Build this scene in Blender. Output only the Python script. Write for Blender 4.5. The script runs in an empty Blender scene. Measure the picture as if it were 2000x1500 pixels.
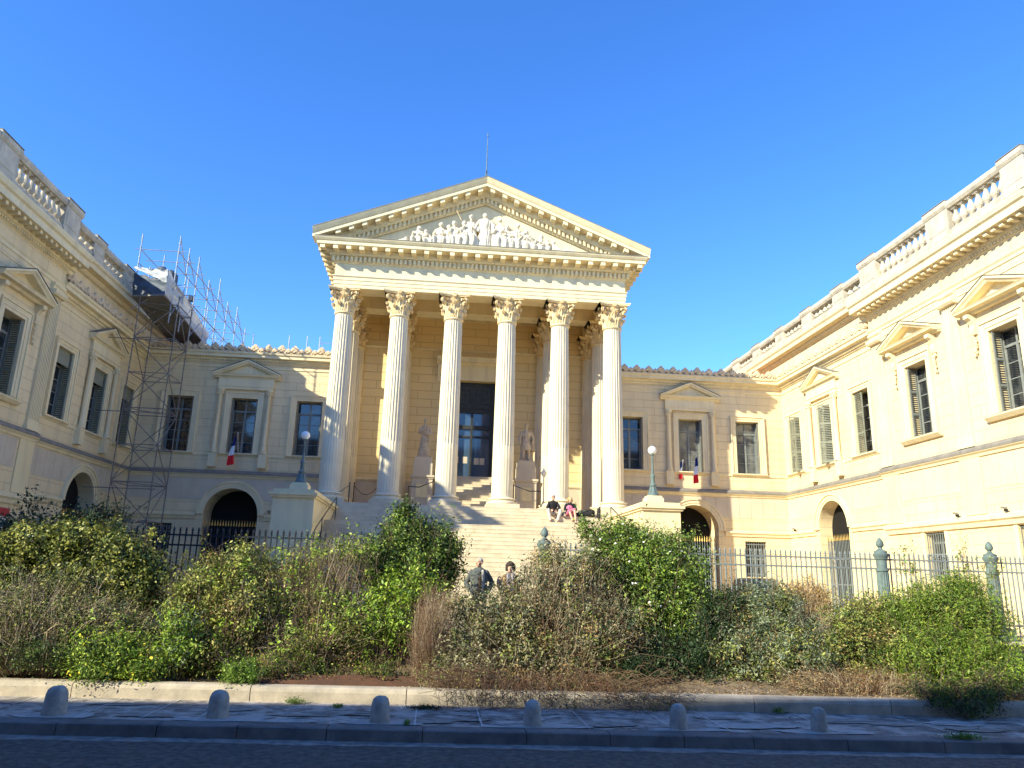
import bpy, bmesh, math, random
import numpy as np
from mathutils import Vector, Matrix, noise as mnoise
rad = math.radians
C = bpy.context.scene.collection
SC = bpy.context.scene
random.seed(7); np.random.seed(7)

# ------------------------------------------------------------------ camera
H = 2.34
YAW, PITCH, ROLL, FPX = .0908, .2537, .0273, 1446.
CAMP = np.array([-1.4695, 0., H])
def axes():
    cy, sy, cp, sp = math.cos(YAW), math.sin(YAW), math.cos(PITCH), math.sin(PITCH)
    fwd = np.array([sy*cp, cy*cp, sp]); right = np.array([cy, -sy, 0.]); up = np.cross(right, fwd)
    cr, sr = math.cos(ROLL), math.sin(ROLL)
    return cr*right+sr*up, -sr*right+cr*up, fwd
AR, AU, AF = axes()
cam = bpy.data.objects.new('camera', bpy.data.cameras.new('camera')); C.objects.link(cam)
m = Matrix([[AR[i], AU[i], -AF[i], CAMP[i]] for i in range(3)] + [[0, 0, 0, 1]])
cam.matrix_world = m
cam.data.sensor_width = 36; cam.data.lens = FPX*36/2000; cam.data.clip_end = 3000; cam.data.clip_start = .1
SC.camera = cam
def at(px, py, pl='Y', v=15.):
    """point of the plane pl=v seen at photo pixel (px,py)"""
    d = AF*FPX + AR*(px-1000) + AU*(750-py); i = 'XYZ'.index(pl)
    return CAMP + d*(v-CAMP[i])/d[i]

# ------------------------------------------------------------------ sky and sun
SUND = Vector((1.5, 1.0, -1.0)).normalized()          # direction the light travels
ELEV = math.asin(-SUND.z)
w = bpy.data.worlds.new('World'); SC.world = w; w.use_nodes = True
nt = w.node_tree; nt.nodes.clear()
sky = nt.nodes.new('ShaderNodeTexSky'); sky.sky_type = 'NISHITA'; sky.sun_disc = False
sky.sun_elevation = ELEV
sky.sun_rotation = math.atan2(-SUND.x, -SUND.y)
sky.altitude = 0; sky.air_density = 1.0; sky.dust_density = 0.0; sky.ozone_density = 6.0
bg = nt.nodes.new('ShaderNodeBackground'); bg.inputs['Strength'].default_value = 0.15
ow = nt.nodes.new('ShaderNodeOutputWorld')
hs = nt.nodes.new('ShaderNodeHueSaturation'); hs.inputs['Hue'].default_value = .510; hs.inputs['Saturation'].default_value = 1.17; hs.inputs['Value'].default_value = .83
nt.links.new(sky.outputs[0], hs.inputs['Color']); nt.links.new(hs.outputs[0], bg.inputs[0]); nt.links.new(bg.outputs[0], ow.inputs[0])
sun = bpy.data.objects.new('sun', bpy.data.lights.new('sun', 'SUN')); C.objects.link(sun)
sun.data.energy = 3.0; sun.data.angle = rad(.5); sun.data.color = (1, .945, .72)
sun.rotation_euler = SUND.to_track_quat('-Z', 'Y').to_euler()
SC.cycles.max_bounces = 12; SC.cycles.diffuse_bounces = 8
SC.view_settings.view_transform = 'Standard'; SC.view_settings.look = 'None'
SC.view_settings.exposure = 1.57; SC.view_settings.gamma = 1

# ------------------------------------------------------------------ materials
MATS = {}
def mat(name, col, rough=.8, col2=None, nscale=3., bump=0., bscale=20., metal=0., spec=.3, brick=None,
        island=None, translucent=0., nmix=(.35, .65), stain=None):
    m = bpy.data.materials.new(name); m.use_nodes = True; t = m.node_tree; n = t.nodes; l = t.links
    p = n['Principled BSDF']; p.inputs['Roughness'].default_value = rough; p.inputs['Metallic'].default_value = metal
    p.inputs['Specular IOR Level'].default_value = spec
    geo = n.new('ShaderNodeNewGeometry'); tc = n.new('ShaderNodeTexCoord')
    pos = geo.outputs['Position']
    cout = None
    def rgb(c):
        r = n.new('ShaderNodeRGB'); r.outputs[0].default_value = (*c, 1); return r.outputs[0]
    def mix(f, a, b, mode='MIX'):
        x = n.new('ShaderNodeMix'); x.data_type = 'RGBA'; x.blend_type = mode
        if isinstance(f, (int, float)): x.inputs[0].default_value = f
        else: l.new(f, x.inputs[0])
        l.new(a, x.inputs[6]); l.new(b, x.inputs[7]); return x.outputs[2]
    cout = rgb(col)
    def nz(scale, detail=6, vec=pos, rough_=.6):
        x = n.new('ShaderNodeTexNoise'); x.inputs['Scale'].default_value = scale; x.inputs['Detail'].default_value = detail
        x.inputs['Roughness'].default_value = rough_; l.new(vec, x.inputs['Vector']); return x.outputs[0]
    def mr(v, a, b, c=0., d=1.):
        x = n.new('ShaderNodeMapRange'); x.inputs[1].default_value = a; x.inputs[2].default_value = b
        x.inputs[3].default_value = c; x.inputs[4].default_value = d; l.new(v, x.inputs[0]); return x.outputs[0]
    if island is not None:
        cr = n.new('ShaderNodeValToRGB'); l.new(geo.outputs['Random Per Island'], cr.inputs[0])
        e = cr.color_ramp.elements
        for i, (ps, c) in enumerate(island):
            if i < 2: el = e[i]; el.position = ps
            else: el = e.new(ps)
            el.color = (*c, 1)
        cout = cr.outputs[0]
    if island is not None:
        cout = mix(mr(nz(2.6, 3), .36, .62, 0, .75), cout, mix(1., cout, rgb((.42, .52, .36)), 'MULTIPLY'))
    if col2 is not None:
        cout = mix(mr(nz(nscale), nmix[0], nmix[1]), cout, rgb(col2))
    h = None
    if stain is not None:      # rain streaks: noise stretched in z
        mp = n.new('ShaderNodeMapping'); mp.inputs['Scale'].default_value = (2.2, 2.2, .35); l.new(pos, mp.inputs[0])
        cout = mix(mr(nz(1., 8, mp.outputs[0]), .47, .78, 0, stain[1]), cout, rgb(stain[0]))
    if brick is not None:
        ax, bw, bh, mort, mcol, strength = brick
        sx = n.new('ShaderNodeSeparateXYZ'); l.new(pos, sx.inputs[0]); cb = n.new('ShaderNodeCombineXYZ')
        l.new(sx.outputs[ax], cb.inputs[0]); l.new(sx.outputs[2 if ax < 2 else 1], cb.inputs[1])
        if ax == 2: l.new(sx.outputs[0], cb.inputs[0])
        b = n.new('ShaderNodeTexBrick'); l.new(cb.outputs[0], b.inputs[0]); b.inputs['Scale'].default_value = 1
        b.inputs['Brick Width'].default_value = bw; b.inputs['Row Height'].default_value = bh
        b.inputs['Mortar Size'].default_value = mort; b.inputs['Mortar Smooth'].default_value = .3
        b.inputs['Color1'].default_value = (0, 0, 0, 1); b.inputs['Color2'].default_value = (.35, .35, .35, 1)
        b.inputs['Mortar'].default_value = (1, 1, 1, 1)
        f = mr(b.outputs['Fac'], 0, 1, 0, strength)
        sc = mr(b.outputs['Color'], 0, .35, 0, .35)
        cout = mix(sc, cout, rgb([c*.82 for c in col]))
        cout = mix(f, cout, rgb(mcol))
        inv = mr(b.outputs['Fac'], 0, 1, 1, 0); h = inv
    l.new(cout, p.inputs['Base Color'])
    if bump > 0:
        bn = n.new('ShaderNodeBump'); bn.inputs['Distance'].default_value = .02; bn.inputs['Strength'].default_value = bump
        l.new(nz(bscale, 8), bn.inputs['Height']); last = bn.outputs[0]
        if h is not None:
            b2 = n.new('ShaderNodeBump'); b2.inputs['Distance'].default_value = .015; b2.inputs['Strength'].default_value = .8
            l.new(h, b2.inputs['Height']); l.new(last, b2.inputs['Normal']); last = b2.outputs[0]
        l.new(last, p.inputs['Normal'])
    if translucent > 0:
        tr = n.new('ShaderNodeBsdfTranslucent'); l.new(cout, tr.inputs[0]); ms = n.new('ShaderNodeMixShader')
        ms.inputs[0].default_value = translucent; l.new(p.outputs[0], ms.inputs[1]); l.new(tr.outputs[0], ms.inputs[2])
        l.new(ms.outputs[0], n['Material Output'].inputs[0])
    MATS[name] = m
    return m
STN = ((.50, .41, .28), .6)
mat('stone_x', (.84, .69, .42), .85, (.76, .61, .355), .45, .35, 25, brick=(0, 1.15, .42, .010, (.44, .34, .21), .55), stain=STN)
mat('stone_y', (.84, .69, .42), .85, (.76, .61, .355), .45, .35, 25, brick=(1, 1.15, .42, .010, (.44, .34, .21), .55), stain=STN)
mat('stone', (.81, .69, .415), .85, (.77, .64, .37), .8, .3, 25, stain=STN)
mat('trim', (.83, .715, .455), .8, (.79, .665, .405), 1.2, .25, 30, stain=STN)
mat('portico_wall', (.84, .67, .36), .85, (.80, .62, .32), .6, .3, 25, brick=(0, 1.5, .46, .018, (.46, .32, .15), .6))
mat('column_stone', (.78, .68, .48), .8, (.69, .60, .42), 1.4, .3, 30, stain=((.45, .42, .36), .4))
mat('capital_stone', (.82, .66, .38), .8, (.68, .51, .27), 4., .4, 18)
mat('crest_stone', (.76, .61, .41), .95, (.58, .45, .29), 3., .4, 15, spec=.05)
mat('old_stone', (.63, .55, .42), .9, (.46, .41, .32), 2.5, .5, 15, stain=((.22, .20, .17), .7))
mat('panel', (.63, .545, .41), .9, (.56, .48, .36), 1.5, .3, 40)
mat('statue_stone', (.62, .52, .38), .85, (.44, .36, .26), 5., .3, 30)
mat('marble', (.80, .71, .54), .75, (.60, .52, .38), 5., .2, 30)
mat('step_stone', (.70, .60, .42), .85, (.57, .48, .33), 1.6, .4, 18, stain=((.32, .28, .22), .5))
mat('lead', (.27, .245, .21), .8, (.19, .175, .15), 3.)
mat('roof_tile', (.42, .24, .15), .9, (.32, .2, .13), 3.)
mat('wood_grey', (.24, .255, .23), .6, (.20, .21, .19), 6.)
mat('shutter_green', (.27, .275, .205), .7, (.21, .22, .165), 5.)
mat('glass', (.016, .02, .024), .05, (.11, .115, .11), 1.3, nmix=(.52, .72), spec=.9)
mat('glass_pale', (.16, .17, .165), .06, (.07, .08, .085), 2.2, spec=.9)
mat('glass_sky_tint', (.055, .10, .17), .06, (.04, .07, .12), 1.2, spec=.8)  # door glass: blue of the reflected sky is put into the base colour
mat('relief_dark', (.055, .062, .055), .5)
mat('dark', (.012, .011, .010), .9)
mat('door_dark', (.03, .032, .03), .5, (.05, .052, .05), 4.)
mat('iron_dark', (.022, .028, .04), .5)
mat('iron_green', (.16, .22, .21), .55, (.11, .15, .145), 6.)
mat('iron_grey', (.20, .225, .225), .5)
mat('gold', (.75, .52, .18), .35, metal=.8)
mat('galv', (.40, .43, .46), .5, (.26, .28, .31), 5., metal=.35)
mat('rust_pipe', (.16, .13, .115), .6, (.25, .23, .21), 5.)
mat('globe', (.86, .86, .84), .25, spec=.5)
mat('tarp_white', (.55, .57, .58), .55, (.42, .45, .47), 4., translucent=.15)
mat('tarp_blue', (.05, .07, .10), .6, (.08, .10, .13), 3.)
mat('asphalt', (.075, .07, .064), .9, (.16, .148, .13), 9., .9, 45, nmix=(.38, .68), stain=((.07, .066, .06), .7))
mat('asphalt_edge', (.34, .31, .27), .9, (.15, .14, .125), 5., .5, 50)
mat('kerb', (.20, .19, .175), .85, (.115, .11, .105), 2.5, .4, 40)
mat('joint', (.62, .57, .50), .9)
mat('paving', (.52, .46, .39), .9, (.20, .175, .15), 3.2, .9, 22, nmix=(.42, .60), stain=((.12, .11, .10), .6))
mat('patch', (.50, .47, .42), .9, (.38, .36, .32), 6., .4, 40)
mat('curb_stone', (.54, .46, .35), .85, (.36, .31, .24), 3., .4, 30, stain=((.25, .22, .18), .6))
mat('soil', (.13, .095, .06), 1., (.24, .18, .12), 5., .8, 12)
mat('soil_dark', (.25, .225, .19), .95, (.36, .32, .27), 8., .6, 30)
mat('gravel', (.45, .33, .24), 1., (.62, .50, .38), 30., .8, 60)
mat('courtyard', (.70, .58, .40), .95, (.60, .50, .34), 1.2, .3, 30)
mat('corten', (.15, .075, .05), .9, (.10, .06, .045), 8.)
mat('bollard', (.50, .455, .39), .85, (.33, .30, .26), 9., .5, 40)
mat('skin', (.62, .38, .27), .55)
mat('skin_red', (.60, .32, .22), .55)
mat('hair_grey', (.36, .34, .32), .8)
mat('hair_dark', (.045, .03, .022), .7)
mat('hair_blond', (.55, .34, .12), .7)
mat('cloth_grey', (.085, .095, .092), .9, (.12, .13, .125), 30.)
mat('cloth_dark', (.035, .03, .032), .9)
mat('cloth_black', (.018, .018, .02), .9)
mat('cloth_tan', (.48, .33, .21), .9)
mat('cloth_brown', (.13, .09, .06), .9)
mat('cloth_beige', (.52, .47, .40), .9)
mat('cloth_pink', (.60, .17, .28), .9)
mat('cloth_scarf', (.16, .15, .22), .9, (.45, .42, .42), 25.)
mat('shoe', (.10, .08, .06), .8)
mat('flag_blue', (.02, .045, .22), .8); mat('flag_white', (.8, .8, .8), .8); mat('flag_red', (.72, .02, .03), .8)
mat('car_paint', (.025, .03, .034), .25, spec=.8)
mat('car_glass', (.02, .025, .03), .05, spec=.9)
mat('tyre', (.02, .02, .02), .9)
mat('rim', (.4, .4, .42), .35, metal=.7)
mat('lamp_red', (.4, .02, .02), .3)
mat('cabin_white', (.74, .75, .76), .6); mat('cabin_red', (.42, .03, .04), .6)
mat('far_plaster', (.50, .43, .33), .9, (.44, .38, .29), .7)
mat('twig_brown', (.17, .115, .075), .9, (.26, .19, .13), 6.)
mat('twig_pale', (.62, .50, .34), .9, (.40, .31, .20), 6.)
mat('twig_red', (.22, .11, .065), .9, (.14, .08, .05), 6.)
mat('flower_white', (.8, .8, .72), .7); mat('flower_yellow', (.75, .62, .06), .7)

# ------------------------------------------------------------------ mesh helpers
class MB:
    def __init__(s, F=None): s.v = []; s.f = []; s.F = F
    def P(s, p): return tuple(s.F(*p)) if s.F else tuple(p)
    def add(s, vs, fs):
        b = len(s.v); s.v += [s.P(p) for p in vs]; s.f += [tuple(b+i for i in f) for f in fs]
    def box(s, a0, a1, b0, b1, c0, c1):
        s.add([(a, b, c) for a in (a0, a1) for b in (b0, b1) for c in (c0, c1)],
              [(0, 1, 3, 2), (4, 6, 7, 5), (0, 4, 5, 1), (2, 3, 7, 6), (0, 2, 6, 4), (1, 5, 7, 3)])
    def run(s, prof, u0, u1):
        """closed profile of (n,z) extruded along the first axis"""
        k = len(prof)
        s.add([(u0, n, z) for n, z in prof]+[(u1, n, z) for n, z in prof],
              [tuple(range(k)), tuple(range(2*k-1, k-1, -1))]+[(i, (i+1) % k, k+(i+1) % k, k+i) for i in range(k)])
    def plate(s, poly, n0, n1):
        """polygon of (u,z) given thickness n0..n1"""
        k = len(poly)
        s.add([(u, n0, z) for u, z in poly]+[(u, n1, z) for u, z in poly],
              [tuple(range(k)), tuple(range(2*k-1, k-1, -1))]+[(i, (i+1) % k, k+(i+1) % k, k+i) for i in range(k)])
    def lathe(s, prof, cx, cy, seg=24, a0=0, a1=2*math.pi, sc=(1, 1)):
        full = abs(a1-a0-2*math.pi) < 1e-6; ns = seg if full else seg+1
        vs = [(cx+r*sc[0]*math.cos(a0+(a1-a0)*i/seg), cy+r*sc[1]*math.sin(a0+(a1-a0)*i/seg), z) for r, z in prof for i in range(ns)]
        fs = []
        for j in range(len(prof)-1):
            for i in range(seg):
                a = j*ns+i; b = j*ns+(i+1) % ns; fs.append((a, b, b+ns, a+ns))
        if full:
            fs.append(tuple(range(ns-1, -1, -1))); fs.append(tuple((len(prof)-1)*ns+i for i in range(ns)))
        s.add(vs, fs)
    def tube(s, pts, rs, seg=6, cap=True):
        pts = [Vector(p) for p in pts]
        if isinstance(rs, (int, float)): rs = [rs]*len(pts)
        vs = []; 
        for i, p in enumerate(pts):
            d = (pts[min(i+1, len(pts)-1)]-pts[max(i-1, 0)]).normalized()
            a = d.cross(Vector((0, 0, 1)) if abs(d.z) < .9 else Vector((1, 0, 0))).normalized(); b = d.cross(a)
            for k in range(seg):
                t = 2*math.pi*k/seg; vs.append(tuple(p+(a*math.cos(t)+b*math.sin(t))*rs[i]))
        fs = [(i*seg+k, i*seg+(k+1) % seg, (i+1)*seg+(k+1) % seg, (i+1)*seg+k) for i in range(len(pts)-1) for k in range(seg)]
        if cap: fs += [tuple(range(seg-1, -1, -1)), tuple((len(pts)-1)*seg+k for k in range(seg))]
        s.add(vs, fs)
    def ball(s, c, r, seg=10, rings=7, rot=None):
        if isinstance(r, (int, float)): r = (r, r, r)
        vs = [Vector((0, 0, r[2]))]; 
        for j in range(1, rings):
            t = math.pi*j/rings
            for i in range(seg):
                a = 2*math.pi*i/seg; vs.append(Vector((r[0]*math.sin(t)*math.cos(a), r[1]*math.sin(t)*math.sin(a), r[2]*math.cos(t))))
        vs.append(Vector((0, 0, -r[2])))
        if rot is not None: vs = [rot @ q for q in vs]
        vs = [tuple(Vector(c)+q) for q in vs]; n = len(vs)-1
        fs = [(0, 1+i, 1+(i+1) % seg) for i in range(seg)]
        for j in range(rings-2):
            for i in range(seg):
                a = 1+j*seg+i; b = 1+j*seg+(i+1) % seg; fs.append((a, a+seg, b+seg, b))
        fs += [(n, n-seg+(i+1) % seg, n-seg+i) for i in range(seg)]
        s.add(vs, fs)
    def caps(s, a, b, ra, rb, seg=10):
        a = Vector(a); b = Vector(b); d = (b-a)
        pts = [a-d.normalized()*ra*.7, a-d.normalized()*ra*.4, a, b, b+d.normalized()*rb*.4, b+d.normalized()*rb*.7]
        s.tube([tuple(p) for p in pts], [ra*.6, ra*.9, ra, rb, rb*.9, rb*.6], seg)
    def mesh(s, name, recalc=True):
        me = bpy.data.meshes.new(name); me.from_pydata(s.v, [], s.f); 
        if recalc:
            bm = bmesh.new(); bm.from_mesh(me); bmesh.ops.recalc_face_normals(bm, faces=bm.faces); bm.to_mesh(me); bm.free()
        me.update(); return me
    def build(s, name, m, parent=None, smooth=False, recalc=True):
        me = s.mesh(name, recalc); me.materials.append(MATS[m])
        if smooth: me.polygons.foreach_set('use_smooth', [True]*len(me.polygons))
        return link(name, me, parent)
def link(name, me, parent=None):
    o = bpy.data.objects.new(name, me); C.objects.link(o)
    if parent is not None: o.parent = parent
    return o
def tag(o, label=None, cat=None, group=None, kind=None):
    if label: o['label'] = label
    if cat: o['category'] = cat
    if group: o['group'] = group
    if kind: o['kind'] = kind
    return o
def thing(name, label, cat, group=None):
    o = bpy.data.objects.new(name, None); C.objects.link(o); o.empty_display_size = .2
    return tag(o, label, cat, group)
def copy_tree(o, parent=None):
    c = o.copy(); C.objects.link(c); c.parent = parent
    for ch in list(o.children): copy_tree(ch, c)
    return c
def shade_auto(o, ang=35):
    me = o.data
    me.polygons.foreach_set('use_smooth', [True]*len(me.polygons))
    bm = bmesh.new(); bm.from_mesh(me); lim = rad(ang)
    for e in bm.edges:
        e.smooth = len(e.link_faces) == 2 and e.calc_face_angle(0) < lim
    bm.to_mesh(me); bm.free()
def remesh(mb, name, m, parent, vox, sm=2, disp=0., dscale=3.):
    """fuse overlapping shapes into one continuous skin"""
    me = mb.mesh(name); o = bpy.data.objects.new(name+'_tmp', me); C.objects.link(o)
    r = o.modifiers.new('r', 'REMESH'); r.mode = 'VOXEL'; r.voxel_size = vox; r.use_smooth_shade = True
    if sm:
        q = o.modifiers.new('s', 'SMOOTH'); q.factor = .5; q.iterations = sm
    dg = bpy.context.evaluated_depsgraph_get(); dg.update()
    me2 = bpy.data.meshes.new_from_object(o.evaluated_get(dg)); me2.name = name
    bpy.data.objects.remove(o); me2.materials.clear(); me2.materials.append(MATS[m])
    if disp:
        co = np.empty(len(me2.vertices)*3); me2.vertices.foreach_get('co', co); co = co.reshape(-1, 3)
        no = np.empty(len(me2.vertices)*3); me2.vertices.foreach_get('normal', no); no = no.reshape(-1, 3)
        ang = np.arctan2(no[:, 1], no[:, 0])
        hh = np.array([mnoise.noise(Vector((c[0]*dscale*3, c[1]*dscale*3, c[2]*dscale*.7))) for c in co])
        me2.vertices.foreach_set('co', (co+no*(hh*disp)[:, None]).ravel()); me2.update()
    me2.polygons.foreach_set('use_smooth', [True]*len(me2.polygons))
    return link(name, me2, parent)

# ------------------------------------------------------------------ ground, street
ZC = 1.05                                               # courtyard level
def structure(o): o['kind'] = 'structure'; return o
def kerbY(x): return 11.62-.058*x                       # top edge of the street kerb
def curbY(x): return 13.62-.058*x                       # pavement foot of the garden curb
def sheet(name, m, xs, rows, zf, parent=None):
    b = MB(); k = len(xs)
    for j, (fy, z) in enumerate(rows):
        for x in xs: b.v.append((x, fy(x) if callable(fy) else fy, z if not callable(zf) else zf(x, fy(x) if callable(fy) else fy, z)))
    for j in range(len(rows)-1):
        for i in range(k-1): b.f.append((j*k+i, j*k+i+1, (j+1)*k+i+1, (j+1)*k+i))
    return b.build(name, m, parent)
XS = [-70+i*2. for i in range(71)]
structure(sheet('ground', 'courtyard', [-900, 900], [(-900, -.3), (1400, -.3)], None))
structure(sheet('road', 'asphalt', XS, [(-14., 0), (lambda x: kerbY(x)-.12, 0)], None))
structure(sheet('gutter_strip', 'asphalt_edge', [-30+i*.15 for i in range(401)],
    [(lambda x: kerbY(x)-.42-.13*mnoise.noise(Vector((x*1.7, 0, 3)))-.05*mnoise.noise(Vector((x*6., 2, 3))), .004), (lambda x: kerbY(x)-.13, .004)], None))
b = MB()
x = -32.
while x < 32:                                           # kerb stones, butt jointed
    L = 1.0+random.random()*.5
    x1 = x+L-.012; dz = random.uniform(-.004, .004)
    b.add([(x, kerbY(x)-.14, 0), (x1, kerbY(x1)-.14, 0), (x1, kerbY(x1)-.115, .15+dz), (x, kerbY(x)-.115, .15+dz),
           (x, kerbY(x)-.09, .165+dz), (x1, kerbY(x1)-.09, .165+dz), (x1, kerbY(x1)+.2, .168+dz), (x, kerbY(x)+.2, .168+dz),
           (x, kerbY(x)+.2, -.1), (x1, kerbY(x1)+.2, -.1)],
          [(0, 1, 2, 3), (3, 2, 5, 4), (4, 5, 6, 7), (0, 3, 4, 7, 8), (1, 9, 6, 5, 2), (7, 6, 9, 8)])
    x += L
structure(b.build('kerb', 'kerb'))
structure(sheet('pavement', 'paving', XS, [(lambda x: kerbY(x)+.18, .155), (lambda x: curbY(x)+.1, .165)], None))
# mortar patches round the bollards and broken asphalt repairs
b = MB()
def blotch(cx, cy, rx, ry, z, seed):
    k = 40; vs = [(cx, cy, z)]
    for i in range(k):
        a = 2*math.pi*i/k; r = 1+.35*mnoise.noise(Vector((math.cos(a)*1.5+seed, math.sin(a)*1.5, seed)))+.12*mnoise.noise(Vector((math.cos(a)*5+seed, math.sin(a)*5, seed)))
        vs.append((cx+rx*r*math.cos(a), max(cy+ry*r*math.sin(a), kerbY(cx)+.21), z))
    b.add(vs, [(0, 1+i, 1+(i+1) % k) for i in range(k)])
BOL = [(-7.04, 12.5), (-4.65, 12.4), (-2.22, 12.15), (.07, 12.0), (2.29, 11.87), (4.47, 11.77)]
for i, (x, y) in enumerate(BOL): blotch(x+.1, y-.08, .62+.15*(i % 2), .26, .172, i*3.1)
blotch(3.6, 12.1, .7, .2, .173, 9.3); blotch(-3.6, 12.15, .5, .12, .1735, 4.4); blotch(7.2, 12.5, .5, .2, .1736, 2.4)
structure(b.build('pavement_patches', 'patch'))
b = MB()                                                # thin open cracks/joints as narrow dark strips
for k in range(60):
    x0 = random.uniform(-8.5, 9); y0 = random.uniform(kerbY(x0)+.3, curbY(x0)-.2); a = random.uniform(-.5, .5)+(math.pi/2 if k % 3 == 0 else 0)
    pts = [(x0, y0)]
    for s in range(random.randint(5, 14)):
        a += random.uniform(-.5, .5); pts.append((pts[-1][0]+.11*math.cos(a), min(max(pts[-1][1]+.09*math.sin(a), kerbY(x0)+.24), curbY(x0)-.03)))
    w_ = random.uniform(.004, .014)
    b.add([(p[0], p[1]+sg*w_, .1745) for p in pts for sg in (-1, 1)], [(2*i, 2*i+2, 2*i+3, 2*i+1) for i in range(len(pts)-1)])
structure(b.build('pavement_cracks', 'dark'))
b = MB(); x = -12.                                      # pale mortar joints between the paving strips
while x < 12:
    sk = random.uniform(-.03, .03); w_ = random.uniform(.007, .014); ya, yb = kerbY(x)+.21, curbY(x)-.01
    if random.random() < .75:
        k = 8; pts = [(x+sk*i/k+.012*mnoise.noise(Vector((x*3, i*.8, 1))), ya+(yb-ya)*i/k) for i in range(k+1)]
        b.add([(p[0]+sg*w_, p[1], .1738) for p in pts for sg in (-1, 1)], [(2*i, 2*i+1, 2*i+3, 2*i+2) for i in range(k)])
    x += random.uniform(.55, 1.05)
k = 120; pts = [(-12+24*i/k, kerbY(-12+24*i/k)+1.15+.02*mnoise.noise(Vector((i*.4, 0, 0)))) for i in range(k+1)]
b.add([(p[0], p[1]+sg*.006, .1739) for p in pts for sg in (-1, 1)], [(2*i, 2*i+2, 2*i+3, 2*i+1) for i in range(k)])
structure(b.build('pavement_joints', 'joint'))
b = MB()
for i in range(16): blotch(random.uniform(-8.5, 8.5), 0, random.uniform(.2, .8), random.uniform(.06, .2), .1722+i*.0001, i*7.7+2) if False else None
def slab(cx, cy, rx, ry, z, seed): blotch(cx, cy, rx, ry, z, seed)
for i in range(18):
    cx = -8.5+i*.98+random.uniform(-.3, .3); slab(cx, kerbY(cx)+random.uniform(.55, 1.6), random.uniform(.2, .55), random.uniform(.07, .24), .1716+i*.0001, i*7.7+2)
structure(b.build('pavement_stains', 'soil_dark'))
# garden curb : rounded stones
b = MB(); x = -34.
while x < 34:
    L = random.uniform(2.4, 3.2); x1 = x+L-.015; y0, y1 = curbY(x), curbY(x1); dz = random.uniform(-.006, .006)
    pr = [(0, .1), (0, .33), (.02, .38), (.06, .405), (.12, .415), (.26, .415), (.26, .1)]
    b.add([(x, y0+n, z+dz) for n, z in pr]+[(x1, y1+n, z+dz) for n, z in pr],
          [tuple(range(7)), tuple(range(13, 6, -1))]+[(i, (i+1) % 7, 7+(i+1) % 7, 7+i) for i in range(7)])
    x += L
structure(b.build('garden_curb', 'curb_stone'))
def soilz(x, y):
    t = max(0, min(1, (y-curbY(x)-.25)/3.2)); return .36+.62*t*t*(3-2*t)+.05*mnoise.noise(Vector((x*1.3, y*1.3, 0)))*min(1, t*6)+.02*mnoise.noise(Vector((x*6, y*6, 0)))*min(1, t*8)
XS2 = [-34+i*.17 for i in range(401)]
structure(sheet('garden_soil', 'soil', XS2, [((lambda x, j=j: curbY(x)+.255+j*.17), 0) for j in range(26)], lambda x, y, z: soilz(x, y)))
structure(sheet('courtyard', 'courtyard', [-40, 40], [(17.6, ZC), (60, ZC)], None))
b = MB()
for k in range(2600):
    x = random.uniform(-4.6, -1.6) if k % 2 else random.uniform(-9, 9); y = curbY(x)+.27+abs(random.gauss(0, .22)); z = soilz(x, y); r = random.uniform(.008, .02)
    b.add([(x-r, y, z), (x+r, y, z), (x, y+r, z), (x, y, z+r*.8), (x, y-r, z)], [(0, 4, 3), (4, 1, 3), (1, 2, 3), (2, 0, 3)])
tag(b.build('gravel', 'gravel', recalc=False), 'pink gravel strewn along the inner side of the garden curb', 'gravel', kind='stuff')
b = MB()
b.box(-4.9, -1.7, 14.22, 14.235, .36, .47); b.box(-4.3, -1.75, 14.55, 14.565, .40, .52)
tag(b.build('edging_strip', 'corten'), 'rusty steel edging strip in the bed beside the pink gravel', 'edging')

# ------------------------------------------------------------------ courthouse
W = 16.98; YB = 38.18
FB = lambda u, n, z: (u, YB-n, z)
FL = lambda u, n, z: (-W+n, u, z)
FR = lambda u, n, z: (W-n, u, z)
MAINN = .28
FLm = lambda u, n, z: (-W+MAINN+n, u, z)
FRm = lambda u, n, z: (W-MAINN-n, u, z)
palace = thing('courthouse', 'cream neoclassical courthouse with a six-columned pedimented portico between two long wings', 'courthouse')

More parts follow.
